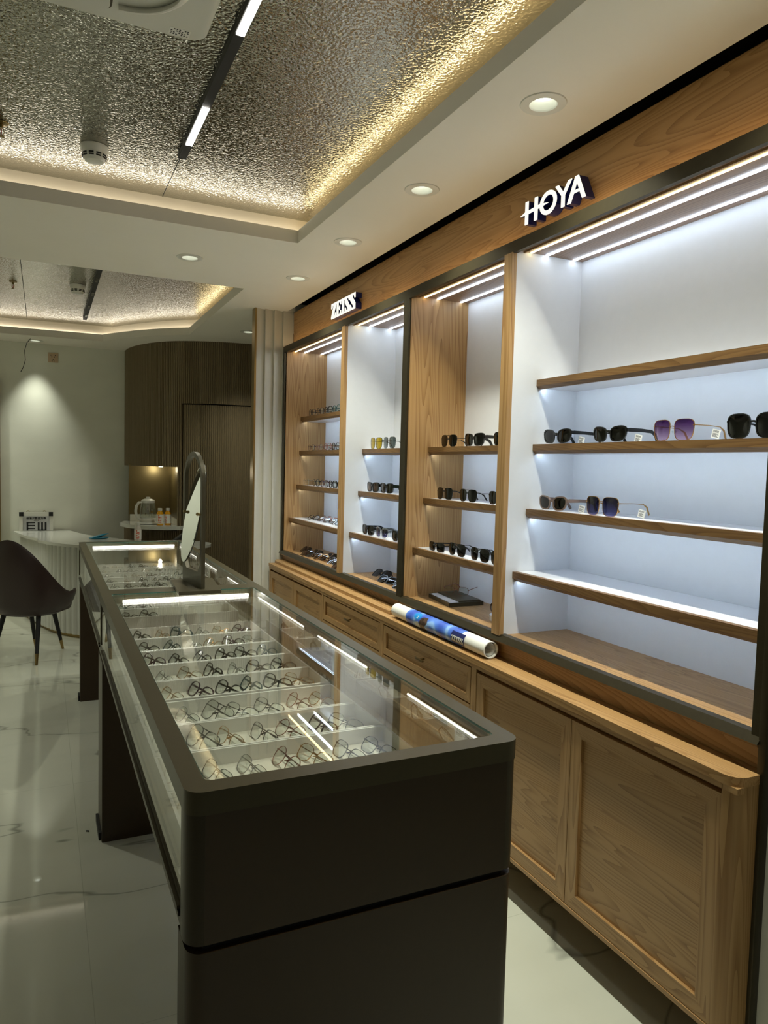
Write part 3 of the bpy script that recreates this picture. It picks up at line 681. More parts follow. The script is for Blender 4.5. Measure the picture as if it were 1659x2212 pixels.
DESC = {'rect': 'rectangular', 'round': 'round wire', 'oval': 'oval', 'wire': 'thin wire', 'big': 'large square', 'cat': 'cat eye', 'aviator': 'double bridge', 'hex': 'oversized', 'huge': 'oversized', 'wayf': 'chunky', 'thick': 'thick rimmed'}
CN = {'gun': 'dark grey', 'clear': 'transparent', 'silver': 'silver'}
# in the counter trays
rnd = random.Random(11)
POOL_NEAR = [('wire', 'gun'), ('wire', 'gold'), ('oval', 'black'), ('wire', 'silver'), ('wire', 'gun'), ('aviator', 'gun'), ('round', 'rose'), ('wire', 'black')]
POOL_MID = [('oval', 'gun'), ('oval', 'teal'), ('oval', 'purple'), ('oval', 'black'), ('rect', 'gun'), ('wire', 'silver'), ('oval', 'gun'), ('wire', 'gold')]
for sec, k, ya, yb in TR:
    cnt = 7 if not (sec == 'far' and k < 4) else 3
    pool = POOL_NEAR if (sec == 'near' and k < 4) else POOL_MID
    for i in range(cnt):
        st, fc = pool[(i*3+k*5+rnd.randrange(2)) % len(pool)]
        x = .252+i*.0755+rnd.uniform(-.006, .006); y = (ya+yb)/2+rnd.uniform(-.008, .008)
        if sec == 'far' and k < 4: x = .25+i*.075
        rz = math.radians(-72+rnd.uniform(-10, 10)); lean = math.radians(-33+rnd.uniform(-8, 8))
        eyewear(st, True, fc, 'clear', T(x-.012, y, .8035, rz, lean, s=.97), '%s %s eyeglasses, %s from left, %s' % (CN.get(fc, fc), DESC[st], NTH[i],
                (ORD[k]+' tray' if k < 8 else 'farthest tray')+' of the '+('nearer' if sec == 'near' else 'farther')+' counter'), 'eyeglasses in the counter trays')
# on the wall shelves; they face straight out, temples towards the back
FACE = math.radians(-90)
BS = {'far': 'far left bay', 'second': 'second bay', 'third': 'third bay', 'near': 'wide near bay'}
def fit(a, lens, tail, args):
    full = a % args+lens+tail
    return full if len(full.split()) <= 16 else a % args+tail
def shelf_row(bay, l, items, x0=None):
    z = ZSH[l]+.0015
    for i, (y, st, fc, lc, *r) in enumerate(items):
        sun = lc != 'clear'; xx = FRONT[l]+(.020 if x0 is None else x0)+(r[0] if r else 0); rz = FACE+(r[1] if len(r) > 1 else 0)
        lens = {'clear': '', 'dark': ' with black lenses', 'grad': ' with shaded dark lenses', 'tan': ' with tan lenses', 'browndark': ' with dark brown lenses', 'yellow': ' with yellow lenses', 'grey': ' with grey lenses', 'purple': ' with purple lenses', 'navy': ' with deep blue lenses'}[lc]
        eyewear(st, False, fc, lc, T(xx, y, z, rz, 0), fit('%s %s %s', lens, ', %s from left on %s shelf, %s' % (NTH[i], LV[(bay, l)], BS[bay]), (CN.get(fc, fc), DESC[st], 'sunglasses' if sun else 'eyeglasses')), 'eyewear standing on the wall shelves', sun)
F1 = [(4.76, 'oval', 'black', 'clear'), (4.60, 'oval', 'black', 'clear'), (4.45, 'thick', 'black', 'clear'), (4.30, 'oval', 'teal', 'clear'), (4.14, 'thick', 'black', 'clear'), (3.98, 'oval', 'black', 'clear')]
shelf_row('far', 1, F1)
shelf_row('far', 2, [(4.74, 'wire', 'purple', 'clear'), (4.58, 'wire', 'rose', 'clear'), (4.43, 'oval', 'rose', 'clear'), (4.28, 'oval', 'black', 'clear'), (4.13, 'wire', 'black', 'clear'), (3.97, 'oval', 'black', 'clear')])
shelf_row('far', 3, [(4.78, 'round', 'clear', 'clear'), (4.58, 'oval', 'black', 'clear'), (4.42, 'oval', 'purple', 'clear'), (4.27, 'thick', 'black', 'clear'), (4.12, 'thick', 'black', 'clear'), (3.96, 'oval', 'black', 'clear')])
shelf_row('second', 2, [(3.67, 'hex', 'black', 'yellow'), (3.50, 'hex', 'clear', 'grey'), (3.28, 'wayf', 'black', 'dark')])
shelf_row('second', 3, [(3.66, 'wayf', 'black', 'tan'), (3.48, 'wayf', 'black', 'browndark'), (3.24, 'wayf', 'green', 'dark'), (3.12, 'wayf', 'black', 'dark')])
shelf_row('second', 4, [(3.62, 'wayf', 'black', 'grad'), (3.44, 'wayf', 'clear', 'navy'), (3.24, 'wayf', 'black', 'dark'), (3.12, 'wayf', 'black', 'dark')], .03)
shelf_row('third', 2, [(2.87, 'aviator', 'black', 'dark'), (2.66, 'wayf', 'black', 'dark'), (2.44, 'aviator', 'black', 'dark')])
shelf_row('third', 3, [(2.86, 'aviator', 'black', 'dark'), (2.66, 'aviator', 'black', 'dark'), (2.43, 'aviator', 'black', 'grad')])
shelf_row('third', 4, [(2.85, 'rect', 'black', 'dark'), (2.67, 'aviator', 'gun', 'dark'), (2.49, 'aviator', 'black', 'dark'), (2.34, 'aviator', 'black', 'dark')], .03)
shelf_row('near', 2, [(2.105, 'cat', 'black', 'dark'), (1.838, 'cat', 'black', 'dark'), (1.572, 'hex', 'gold', 'purple'), (1.305, 'huge', 'black', 'dark')])
shelf_row('near', 3, [(2.09, 'cat', 'taupe', 'browndark'), (1.835, 'hex', 'gold', 'navy')])
# folded heaps
def heap(items, z, where, group, base_label):
    for i, (x, y, rz, st, fc, lc, lean, dz) in enumerate(items):
        sun = lc != 'clear'
        lens = {'clear': '', 'dark': ' with black lenses', 'grad': ' with shaded lenses', 'browndark': ' with brown lenses', 'tan': ' with tan lenses'}[lc]
        eyewear(st, True, fc, lc, T(x, y, z+dz, math.radians(rz), math.radians(lean)), fit('folded %s %s %s', lens, ', %s from left %s' % (NTH[i], where), (CN.get(fc, fc), DESC[st], 'sunglasses' if sun else 'eyeglasses')), group, sun)
r2 = random.Random(5)
it = []
for i in range(11):
    y = 4.70-i*.072; it.append((1.665+(.05 if i % 2 else 0)+.012*(i % 3), y, -80+r2.uniform(-12, 12), ['oval', 'oval', 'wire', 'thick'][i % 4], ['black', 'rose', 'purple', 'rose', 'silver', 'teal', 'gun', 'silver'][i % 8], 'clear', -48, .002))
heap(it, ZSH[4], 'on lowest shelf of far left bay', 'folded eyeglasses on the lowest far shelf', '')
it = []
for i, (y, x, fc, lc) in enumerate([(4.80, 1.64, 'brown', 'browndark'), (4.62, 1.66, 'brown', 'browndark'), (4.60, 1.58, 'brown', 'browndark'), (4.40, 1.68, 'brown', 'browndark'), (4.38, 1.60, 'gold', 'tan'), (4.22, 1.70, 'black', 'dark'), (4.18, 1.61, 'silver', 'dark'), (4.02, 1.64, 'silver', 'browndark'), (3.96, 1.57, 'brown', 'tan')]):
    it.append((x, y, -82+r2.uniform(-8, 8), ['big', 'aviator'][i % 2], fc, lc, -52, .002))
heap(it, ZB0, 'on floor of far left bay', 'folded sunglasses on the far bay floor', '')
it = []
for i, (y, x, st, fc, lc) in enumerate([(3.62, 1.68, 'big', 'black', 'grad'), (3.40, 1.76, 'big', 'gun', 'grad'), (3.42, 1.62, 'wayf', 'black', 'dark'), (3.22, 1.72, 'big', 'navy', 'dark'), (3.20, 1.60, 'big', 'silver', 'dark'), (3.11, 1.60, 'wayf', 'black', 'dark')]):
    it.append((x, y, -82+r2.uniform(-6, 6), st, fc, lc, -52, .002))
heap(it, ZB0, 'on floor of second bay', 'folded sunglasses on the second bay floor', '')
# paper price tags tied to the sunglasses of the near bay
def price_tag(x, y, z, rz, label):
    t = thing('price_tag', (x, y, z), label, 'price tag', 'paper price tags')
    me = bpy.data.meshes.new('card'); b = B().box(-.011, -.0003, 0, .011, .0003, .026)
    o = b.build('card', M_PAPER, None, (0, 0, 0)); o.parent = t; 
    b = B()
    for k in range(5): b.box(-.008, -.0006, .004+k*.0022, .008-(k % 3)*.003, .0006, .005+k*.0022)
    for k in range(9): b.box(-.008+k*.0017, -.0006, .017, -.0072+k*.0017, .0006, .023)
    o = b.build('barcode', M_INK, None, (0, 0, 0)); o.parent = t
    t.rotation_euler = (math.radians(14), math.radians(14), rz)
for x, y, z, n_ in ((1.72, 2.03, ZSH[2]+.002, 'first black'), (1.72, 1.760, ZSH[2]+.002, 'second black'), (1.72, 1.465, ZSH[2]+.008, 'purple'), (1.70, 1.99, ZSH[3]+.002, 'taupe'), (1.71, 1.72, ZSH[3]+.004, 'deep blue')):
    price_tag(x, y, z, math.radians(-60), 'small white barcode tag on the %s sunglasses in the wide near bay' % n_)
# display block, round riser, two specs in the third bay
t = thing('display_block', (1.72, 2.82, ZB0), 'flat bronze display block with white inlay on the third bay floor', 'display block')
P = [(1.625, 2.74), (1.665, 2.985), (1.835, 2.96), (1.80, 2.72)]
P = [(1.62, 2.735), (1.655, 2.985), (1.82, 3.0), (1.80, 2.735)]
B().prism(P, ZB0, ZB0+.018).build('block', M_CASE, t)
B().prism([(1.628, 2.745), (1.660, 2.975), (1.70, 2.98), (1.675, 2.742)], ZB0+.018, ZB0+.0188).build('white_inlay', M_SHELFW, t)
B().prism([(1.675, 2.745), (1.705, 2.985), (1.812, 2.99), (1.79, 2.745)], ZB0+.018, ZB0+.024).build('top_plate', M_CASE, t)
eyewear('wire', False, 'rose', 'clear', T(1.735, 2.87, ZB0+.026, math.radians(-60), math.radians(4)), 'rose wire eyeglasses lying on the flat bronze display block', 'eyeglasses on the display props')
tag(B().lathe([(0, 0), (.062, 0), (.064, .002), (.064, .022), (.062, .024), (0, .024)], (1.70, 2.42, ZB0), 40).build('round_riser', M_SHELFW), 'low round white riser on the third bay floor', 'display riser')
eyewear('oval', False, 'brown', 'clear', T(1.675, 2.41, ZB0+.025, math.radians(-75)), 'brown oval eyeglasses standing on the low round white riser', 'eyeglasses on the display props')

# ------------------------------------------------------------------ rolled poster on the worktop
def poster():
    y0, y1, r, cx, cz = 2.215, 3.0, .0325, 1.498, .8135
    t = thing('rolled_poster', (cx, (y0+y1)/2, .78), 'rolled poster tube with blue printed band lying on the oak worktop', 'rolled poster')
    def hollow(b, ya, yb, ro, ri, seg=40):
        R = []
        for rr, y in ((ro, ya), (ro, yb), (ri, yb), (ri, ya)): R.append([b.bm.verts.new((cx+rr*math.cos(2*PI*k/seg), y, cz+rr*math.sin(2*PI*k/seg))) for k in range(seg)])
        for q in range(4):
            for k in range(seg): b.bm.faces.new((R[q][k], R[q][(k+1) % seg], R[(q+1) % 4][(k+1) % seg], R[(q+1) % 4][k]))
        return b
    hollow(B(), y0, y1, r-.0008, r-.004).build('paper_roll', M_PAPER, t)
    hollow(B(), y0+.01, y1-.02, r-.009, r-.0095).build('inner_turn', M_PAPER, t)
    m = mat('blue_print', sr(60, 100, 190), .3); bb = m.node_tree.nodes['Principled BSDF']
    tc = N(m, 'ShaderNodeTexCoord'); mp = N(m, 'ShaderNodeMapping'); L(m, tc.outputs['Object'], mp.inputs[0]); mp.inputs['Rotation'].default_value = (.5, 0, .3)
    wv = N(m, 'ShaderNodeTexWave'); wv.wave_type = 'RINGS'; wv.inputs['Scale'].default_value = 3.2; wv.inputs['Distortion'].default_value = 3; wv.inputs['Detail'].default_value = 1; L(m, mp.outputs[0], wv.inputs[0])
    rp = N(m, 'ShaderNodeValToRGB'); e = rp.color_ramp.elements; e[0].color = sr(58, 92, 190); e[0].position = .1; e[1].color = sr(86, 130, 214); e[1].position = .85; x = e.new(.97); x.color = sr(140, 180, 232)
    L(m, wv.outputs['Fac'], rp.inputs[0]); L(m, rp.outputs[0], bb.inputs['Base Color'])
    hollow(B(), y0+.172, y1-.15, r, r-.0006).build('blue_sleeve', m, t)
    def patch(poly, m, nm, rr=r+.0004, thick=.0004):
        """polygon drawn on the cylinder: (y, angle*r)"""
        bm = bmesh.new(); vs = [bm.verts.new((p[0], p[1], 0)) for p in poly]; bm.faces.new(vs)
        
        for q in range(-16, 20): bmesh.ops.bisect_plane(bm, geom=bm.verts[:]+bm.edges[:]+bm.faces[:], plane_co=(0, q*.0026, 0), plane_no=(0, 1, 0))
        bmesh.ops.triangulate(bm, faces=bm.faces[:])
        for v in bm.verts:
            a = v.co.y/r; v.co = Vector((cx-rr*math.cos(a), v.co.x, cz+rr*math.sin(a)))
        b = B(); b.merge(bm); return b.build(nm, m, t)
    patch([(y0+.140, -.022), (y0+.238, -.022), (y0+.238, .028), (y0+.140, .028)], M_NAVY, 'navy_label')
    # serif wordmark on the label, read along the roll from the near end
    for P in ZE:
        patch([(y0+.146+(y-3.75)*.235, -.012+(z-2.349)*.24) for y, z in P], M_PAPER, 'label_letter', r+.0009)
    patch([(y1-.250+.030*math.cos(a*PI/8), .026+.018*math.sin(a*PI/8)) for a in range(16)], mat('sky_blue_print', sr(20, 140, 214), .3), 'round_badge')
    patch([(y1-.262, .014), (y1-.248, .014), (y1-.248, .018), (y1-.262, .018)], M_PAPER, 'badge_mark', r+.0008); patch([(y1-.262, .022), (y1-.25, .022), (y1-.25, .026), (y1-.262, .026)], M_PAPER, 'badge_mark', r+.0008)
    patch([(y1-.33, -.03), (y1-.28, -.03), (y1-.275, -.005), (y1-.285, .018), (y1-.30, .03), (y1-.335, .034), (y1-.345, .01), (y1-.325, -.01)], noisy(mat('dark_photo_print', sr(70, 52, 42), .35), 90, .8), 'printed_figure')
    patch([(y1-.29, -.034), (y1-.24, -.03), (y1-.235, -.004), (y1-.268, .004)], mat('pale_print', sr(190, 206, 214), .35), 'pale_patch')
    patch([(y1-.47, -.036), (y1-.43, -.034), (y1-.425, -.020), (y1-.45, -.016)], mat('beige_print', sr(206, 180, 150), .35), 'beige_patch')
poster()

# ------------------------------------------------------------------ vanity mirror on the counter
def plate(outer, hole, fn, th, sidev):
    """flat plate with one opening: 2-D outlines mapped by fn, given thickness along sidev"""
    bb = bmesh.new(); es = []
    for lp in (outer, hole):
        vs = [bb.verts.new(fn(*p)) for p in lp]; es += [bb.edges.new((vs[i], vs[(i+1) % len(vs)])) for i in range(len(vs))]
    bmesh.ops.triangle_fill(bb, edges=es, use_beauty=True)
    r = bmesh.ops.extrude_face_region(bb, geom=bb.faces[:])
    for v in [v for v in r['geom'] if isinstance(v, bmesh.types.BMVert)]: v.co += sidev*th
    b = B(); b.merge(bb); return b
def vanity():
    t = thing('vanity_mirror', (.555, 2.97, ZTOP), 'bronze arched vanity mirror with oval glass standing on the counters', 'mirror')
    B().prism([(.482, 3.11), (.466, 2.80), (.628, 2.80), (.658, 3.11)], ZTOP, ZTOP+.014).build('base_plate', M_CASE, t)
    A = Vector((.566, 2.845, 0)); Bv = Vector((.536, 3.085, 0)); d = (Bv-A).normalized(); Wd = (Bv-A).length; side = Vector((d.y, -d.x, 0)); zc, r = 1.40, Wd/2
    ou = [(0, ZTOP+.014), (0, 1.2)]+[(r-r*math.cos(PI*k/16), zc+r*math.sin(PI*k/16)) for k in range(17)]+[(Wd, 1.2), (Wd, ZTOP+.014)]
    w_ = .019; ri = r-w_
    ho = [(w_+.03, 1.045), (w_, 1.075), (w_, 1.2)]+[(r-ri*math.cos(PI*k/16), zc+ri*math.sin(PI*k/16)) for k in range(17)]+[(Wd-w_, 1.2), (Wd-w_, 1.075), (Wd-w_-.03, 1.045)]
    plate(ou, ho, lambda u, z: A+d*u+Vector((0, 0, z))-side*.0075, .015, side).build('arch_frame', M_CASE, t, smooth=True)
    c = (A+Bv)/2+Vector((0, 0, 1.275)); tilt = math.radians(11); axd = d; upd = Matrix.Rotation(tilt, 3, axd) @ Vector((0, 0, 1)); nrm = axd.cross(upd).normalized()
    for nm, m, off, e in (('mirror_back', M_BLACK, 0., .0), ('mirror_glass', M_MIRROR, -.0035, .0005)):
        b = B(); n = 56; rings = []
        for q in (-.0016, .0016):
            rings.append([b.bm.verts.new(c+nrm*(off+q)+axd*(.088+e)*math.cos(2*PI*k/n)+upd*(.200+e)*math.sin(2*PI*k/n)) for k in range(n)])
        for k in range(n): b.bm.faces.new((rings[0][k], rings[0][(k+1) % n], rings[1][(k+1) % n], rings[1][k]))
        b.bm.faces.new(rings[0]); b.bm.faces.new(rings[1][::-1]); b.build(nm, m, t)
    for sg in (-1, 1):
        p = c+axd*sg*(ri+.004); q = c+axd*sg*.082-side*.012; B().tube([q, q+axd*sg*.001, p-side*.010, p], [.007, .007, .004, .004], 14).build('pivot_knob', M_BRASS, t)
vanity()

# ------------------------------------------------------------------ reception desk
ZD = .79
FR = catmull([(-.25, 7.55), (-.155, 7.15), (-.04, 6.84)], 8)
FR2 = catmull([(-.045, 6.74), (.08, 6.47), (.27, 6.26), (.55, 6.10), (.85, 6.0), (1.10, 5.98), (1.24, 6.06), (1.30, 6.22), (1.24, 6.38)], 8)
BK = catmull([(1.24, 6.38), (1.0, 6.42), (.80, 6.50), (.66, 6.62), (.51, 6.86), (.35, 7.15), (.23, 7.59)], 8)
desk = thing('reception_desk', (.4, 6.5, 0), 'curved white reception desk with fluted front by the back wall', 'desk')
P = [(p.x, p.y) for p in FR+FR2+BK[1:]]+[(-.25, 7.59)]
B().prism(P, ZD-.022, ZD).build('desk_top', M_STONE, desk)
BODY = catmull([(-.19, 7.57), (-.10, 7.2), (.02, 6.80), (.14, 6.55), (.31, 6.36), (.55, 6.22), (.82, 6.13), (1.05, 6.11), (1.14, 6.2)], 16)
def scallop(path, pitch, depth):
    out = []; acc = 0
    ln = [0]
    for a, c in zip(path, path[1:]): ln.append(ln[-1]+(c-a).length)
    n = int(ln[-1]/pitch)
    for i in range(n):
        for q in (0, .08, .3, .5, .7, .92):
            s = (i+q)*ln[-1]/n
            for j in range(len(path)-1):
                if ln[j+1] >= s: break
            p = path[j].lerp(path[j+1], (s-ln[j])/(ln[j+1]-ln[j])); d = (path[j+1]-path[j]).normalized(); nn = Vector((d.y, -d.x))
            h = depth*(math.sin(PI*max(0, min(1, (q-.04)/.92)))**.6 if q > 0 else 0)
            out.append(p-Vector((-d.y, d.x))*(-h)*-1 if False else p+(nn if nn.dot(Vector((-1, -1))) > 0 else -nn)*h)
    return out
SB = scallop(BODY, .062, .012)
P = [(p.x, p.y) for p in SB]+[(1.14, 6.24), (1.0, 6.34), (.78, 6.42), (.58, 6.56), (.42, 6.84), (.27, 7.15), (.18, 7.57)]
B().prism(P, .03, ZD-.022).build('fluted_body', M_DESK, desk)
P = [(p.x+.012, p.y+.012) for p in BODY]+[(1.12, 6.25), (.78, 6.40), (.42, 6.82), (.18, 7.56)]
B().prism(P, 0, .03).build('desk_plinth', M_BRASS, desk)

# eye chart light box standing behind the desk
t = thing('eye_chart_light_box', (-.05, 7.57, ZD), 'white framed eye chart box with black corners behind the desk', 'eye chart')
x0, x1, zt = -.205, .085, .968
tl = lambda b: b
B().box(x0+.01, 7.567, .795, x1-.01, 7.592, zt-.006).build('box_body', M_PLAST, t)
B().box(x0+.035, 7.555, zt-.035, x1-.035, 7.57, zt).box(x0, 7.555, .793, x0+.03, 7.57, zt-.035).box(x1-.03, 7.555, .793, x1, 7.57, zt-.035).build('frame', M_PLAST, t)
for q in (x0, x1-.038): B().box(q, 7.552, zt-.038, q+.038, 7.572, zt+.001).build('corner_cap', M_BLACK, t)
B().box(x0+.03, 7.5655, .794, x1-.03, 7.567, zt-.035).build('chart_sheet', mat('chart_film', sr(190, 190, 192), .3), t)
cxm = (x0+x1)/2; YT = 7.5645; RX = Matrix.Rotation(PI/2, 4, 'X')
link_mesh('chart_title', text_mesh('标准对数视力表', .024, 'chart_title', M_INK, bold=.0006), t, Matrix.Translation((cxm, YT, .908)) @ RX)
link_mesh('chart_line', text_mesh('国家标准', .010, 'chart_line', M_INK), t, Matrix.Translation((cxm, YT, .889)) @ RX)
b = B(); e0 = cxm-.082
b.box(e0, YT-.0006, .795, e0+.014, YT, .872).box(e0, YT-.0006, .862, e0+.072, YT, .872).box(e0, YT-.0006, .836, e0+.072, YT, .847).box(e0, YT-.0006, .808, e0+.072, YT, .818)
b.build('chart_letter', M_INK, t)
b = B(); e1 = cxm+.012
for q in (0, .030, .060): b.box(e1+q, YT-.0006, .800, e1+q+.016, YT, .872)
b.box(e1, YT-.0006, .794, e1+.076, YT, .804).build('chart_letter', M_INK, t)
for q in (x0+.075, x1-.075): B().tube([(q+.011*math.cos(a*PI/6), 7.56, zt+.008+.008*math.sin(a*PI/6)) for a in range(-1, 8)], .0022, 8).build('hanging_ring', M_BRASS, t)

# teal clip case, small bottle and dark pouch on the desk
t = thing('eyeglass_case', (.44, 6.72, ZD), 'open teal blue clamshell case lying on the white desk', 'case')
for k, (tilt, z0) in enumerate(((0, .0), (math.radians(-14), .016))):
    bm = bmesh.new(); bmesh.ops.create_uvsphere(bm, u_segments=28, v_segments=10, radius=1)
    for v in bm.verts: v.co = Vector((v.co.x*.085, v.co.y*.034, v.co.z*(.008 if k else .011)+.011))
    bmesh.ops.transform(bm, matrix=Matrix.Translation((.44, 6.72, ZD+z0)) @ Matrix.Rotation(tilt if k else 0, 4, 'Y') @ Matrix.Rotation(.15, 4, 'Z'), verts=bm.verts[:])
    b = B(); b.merge(bm); b.build('half_shell', M_TEAL, t)
def bottle(x, y, z, col, label, txtside=-1, tall=.152, m_label=None, rot=0.):
    t = thing('drink_bottle', (x, y, z), label, 'bottle', 'small drink bottles')
    r = .029
    B().lathe([(0, 0), (r-.003, 0), (r, .004), (r, tall*.66), (r*.85, tall*.76), (r*.55, tall*.84), (r*.52, tall*.86), (0, tall*.86)], (x, y, z), 28).build('bottle_body', col, t)
    B().lathe([(0, tall*.86), (r*.66, tall*.86), (r*.68, tall*.985), (r*.6, tall), (0, tall)], (x, y, z), 28).build('cap', M_PLAST, t)
    B().lathe([(r+.0002, tall*.10), (r+.0008, tall*.10), (r+.0008, tall*.64), (r+.0002, tall*.64), (r+.0002, tall*.10)], (x, y, z), 28).build('paper_label', M_PAPER, t)
    # turn the print towards the shop
    me = text_mesh('17.5°', tall*.25, 'label_print', M_RED, .0, bold=.0012)
    bm = bmesh.new(); bm.from_mesh(me)
    for q in range(-9, 10): bmesh.ops.bisect_plane(bm, geom=bm.verts[:]+bm.edges[:]+bm.faces[:], plane_co=(0, q*.003, 0), plane_no=(0, 1, 0))
    bmesh.ops.triangulate(bm, faces=bm.faces[:]); bm.to_mesh(me); bm.free()
    rr = r+.0016; a0 = math.atan2(-y, -x)+rot
    for v in me.vertices:
        h, w_ = v.co.x, v.co.y; a = a0-w_/rr*1.0; v.co = Vector((rr*math.cos(a), rr*math.sin(a), tall*.37+h*.95))
    link_mesh('label_print', me, t, Matrix.Translation((x, y, z)))
    return t
M_SMOOTHIE = mat('milky_plastic', sr(206, 198, 186), .3)
# niche shelf
def nshelf():
    t = thing('corner_shelf', (.9, 6.9, .865), 'white curved corner shelf jutting from the niche in the fluted wall', 'shelf')
    C = catmull([(.645, 7.10), (.70, 6.88), (.82, 6.72), (.97, 6.64), (1.11, 6.62)], 8)
    P = [(p.x, p.y) for p in C]+[(1.155, 6.66), (1.118, 7.29), (.765, 7.29), (.70, 7.30)]
    B().prism(P, .868, .90).build('shelf_top', M_STONE, t)
    B().box(.75, 7.27, .90, 1.115, 7.295, .965).prism([(1.095, 7.27), (1.118, 7.27), (1.125, 6.70), (1.10, 6.70)], .90, .955).build('upstand', M_STONE, t)
nshelf()
bottle(.957, 6.78, .90, M_JUICE, 'left orange juice bottle on the corner shelf, its print facing out')
bottle(1.03, 6.80, .90, M_JUICE, 'right orange juice bottle on the corner shelf, its label turned sideways', rot=-.75)
bottle(.735, 6.50, ZD, M_SMOOTHIE, 'pale bottle with white label standing on the reception desk', tall=.155)
# kettle
t = thing('electric_kettle', (.87, 6.92, .90), 'glass electric kettle with white handle on a round white base', 'kettle')
kx, ky = .87, 6.92
B().lathe([(0, .0003), (.085, .0003), (.095, .004), (.095, .012), (.085, .02), (0, .02)], (kx, ky, .90), 36).build('power_base', M_PLAST, t)
B().lathe([(0, .021), (.070, .021), (.074, .03), (.074, .052), (.068, .056), (0, .056)], (kx, ky, .90), 36).build('heater_base', M_PLAST, t)
B().lathe([(.068, .056), (.072, .07), (.072, .13), (.064, .175), (.056, .20), (.058, .215), (.0565, .215), (.0545, .20), (.0625, .175), (.0705, .13), (.0705, .07), (.0665, .056)], (kx, ky, .90), 36).build('glass_jug', glassy('kettle_glass', (.88, .90, .88, 1), .10), t)
B().lathe([(.059, .195), (.0605, .195), (.0605, .215), (.05, .225), (.03, .232), (.020, .233), (.019, .248), (0, .25)], (kx, ky, .90), 32).build('lid', M_PLAST, t)
hx = kx-.07
B().tube([(hx+.012, ky-.02, .90+.20), (hx-.012, ky-.025, .90+.20), (hx-.034, ky-.028, .90+.165), (hx-.040, ky-.028, .90+.12), (hx-.034, ky-.028, .90+.075), (hx-.010, ky-.025, .90+.045), (hx+.012, ky-.02, .90+.04)], [.010, .013, .014, .014, .014, .013, .010], 12, flat=.75).build('handle', M_PLAST, t)
# dark pouch on the desk behind the mirror
t = thing('black_pouch', (1.02, 6.22, ZD), 'small black pouch propped on the desk behind the vanity mirror', 'pouch')
B().prism([(.96, ZD), (1.10, ZD), (1.125, ZD+.10), (1.06, ZD+.085), (.985, ZD+.03)], 6.19, 6.25, axis=1).build('pouch_body', M_BLACK, t)
B().tube([(.97, 6.185, ZD+.015), (1.03, 6.18, ZD+.06), (1.08, 6.185, ZD+.085)], .004, 8).build('zip_edge', mat('grey_zip', sr(70, 70, 72), .3, .6), t)

# ------------------------------------------------------------------ chair
def chair():
    c = Vector((-.085, 5.93, 0)); fwd = math.radians(60)
    t = thing('armchair', c, 'dark brown leather tub chair with brass tipped legs beside the counter', 'chair')
    Rz = Matrix.Rotation(fwd-PI/2, 4, 'Z')
    def G(x, y, z): return c+(Rz @ Vector((x, y, z)))   # local: y forward
    # tub shell: angle 0 = back, +-~115 deg = front of arms
    b = B(); n = 40; lay = []
    A = math.radians(118)
    for i in range(n+1):
        u = -1+2*i/n; a = u*A; k = abs(u)
        top = .50+.40*(0.5+0.5*math.cos(min(1, k*1.30)*PI))**.9
        if k > .77: top = .50
        rx, ry = .29, .30; x, y = math.sin(a), -math.cos(a)
        def q(z, infl): return G(x*(rx*infl), y*(ry*infl)+.02, z)
        row = [q(.335, .70), q(.36, .86), q(.42, .98), q(top*.6+.42*.4, 1.03), q(top-.02, 1.04), q(top, 1.01), q(top-.005, .955), q(top*.6+.42*.4, .93), q(.43, .88)]
        lay.append([b.bm.verts.new(p) for p in row])
    for i in range(n):
        for k in range(len(lay[0])-1): b.bm.faces.new((lay[i][k], lay[i+1][k], lay[i+1][k+1], lay[i][k+1]))
    for r_ in (lay[0], lay[-1]): b.bm.faces.new(r_)
    b.build('tub_backrest', M_LEATHER, t)
    P = []
    for i in range(40):
        a = 2*PI*i/40; P.append((math.sin(a)*.262, -math.cos(a)*.262+.03))
    b = B(); rings = []
    for s_, z in ((.72, .335), (.96, .355), (1., .40), (1., .44), (.93, .465), (.5, .472)):
        rings.append([b.bm.verts.new(G(x*s_, y*s_+(.02 if y > 0 else 0), z)) for x, y in P])
    for a_, b2 in zip(rings, rings[1:]):
        for k in range(40): b.bm.faces.new((a_[k], a_[(k+1) % 40], b2[(k+1) % 40], b2[k]))
    b.bm.faces.new(rings[0]); b.bm.faces.new(rings[-1]); b.build('seat', M_LEATHER, t)
    for (lx, ly), (fx, fy) in (((-.13, -.12), (-.17, -.22)), ((.13, -.12), (.17, -.22)), ((-.09, .14), (-.11, .25)), ((.09, .14), (.11, .25))):
        top, bot = G(lx, ly, .35), G(fx, fy, .0); cut = bot.lerp(top, .22)
        o = B().tube([top, cut], [.018, .0125], 16).build('leg', M_BLACK, t)
        B().tube([cut+(top-cut)*.0, bot], [.0128, .0095], 16).build('brass_tip', M_BRASS, o)
chair()

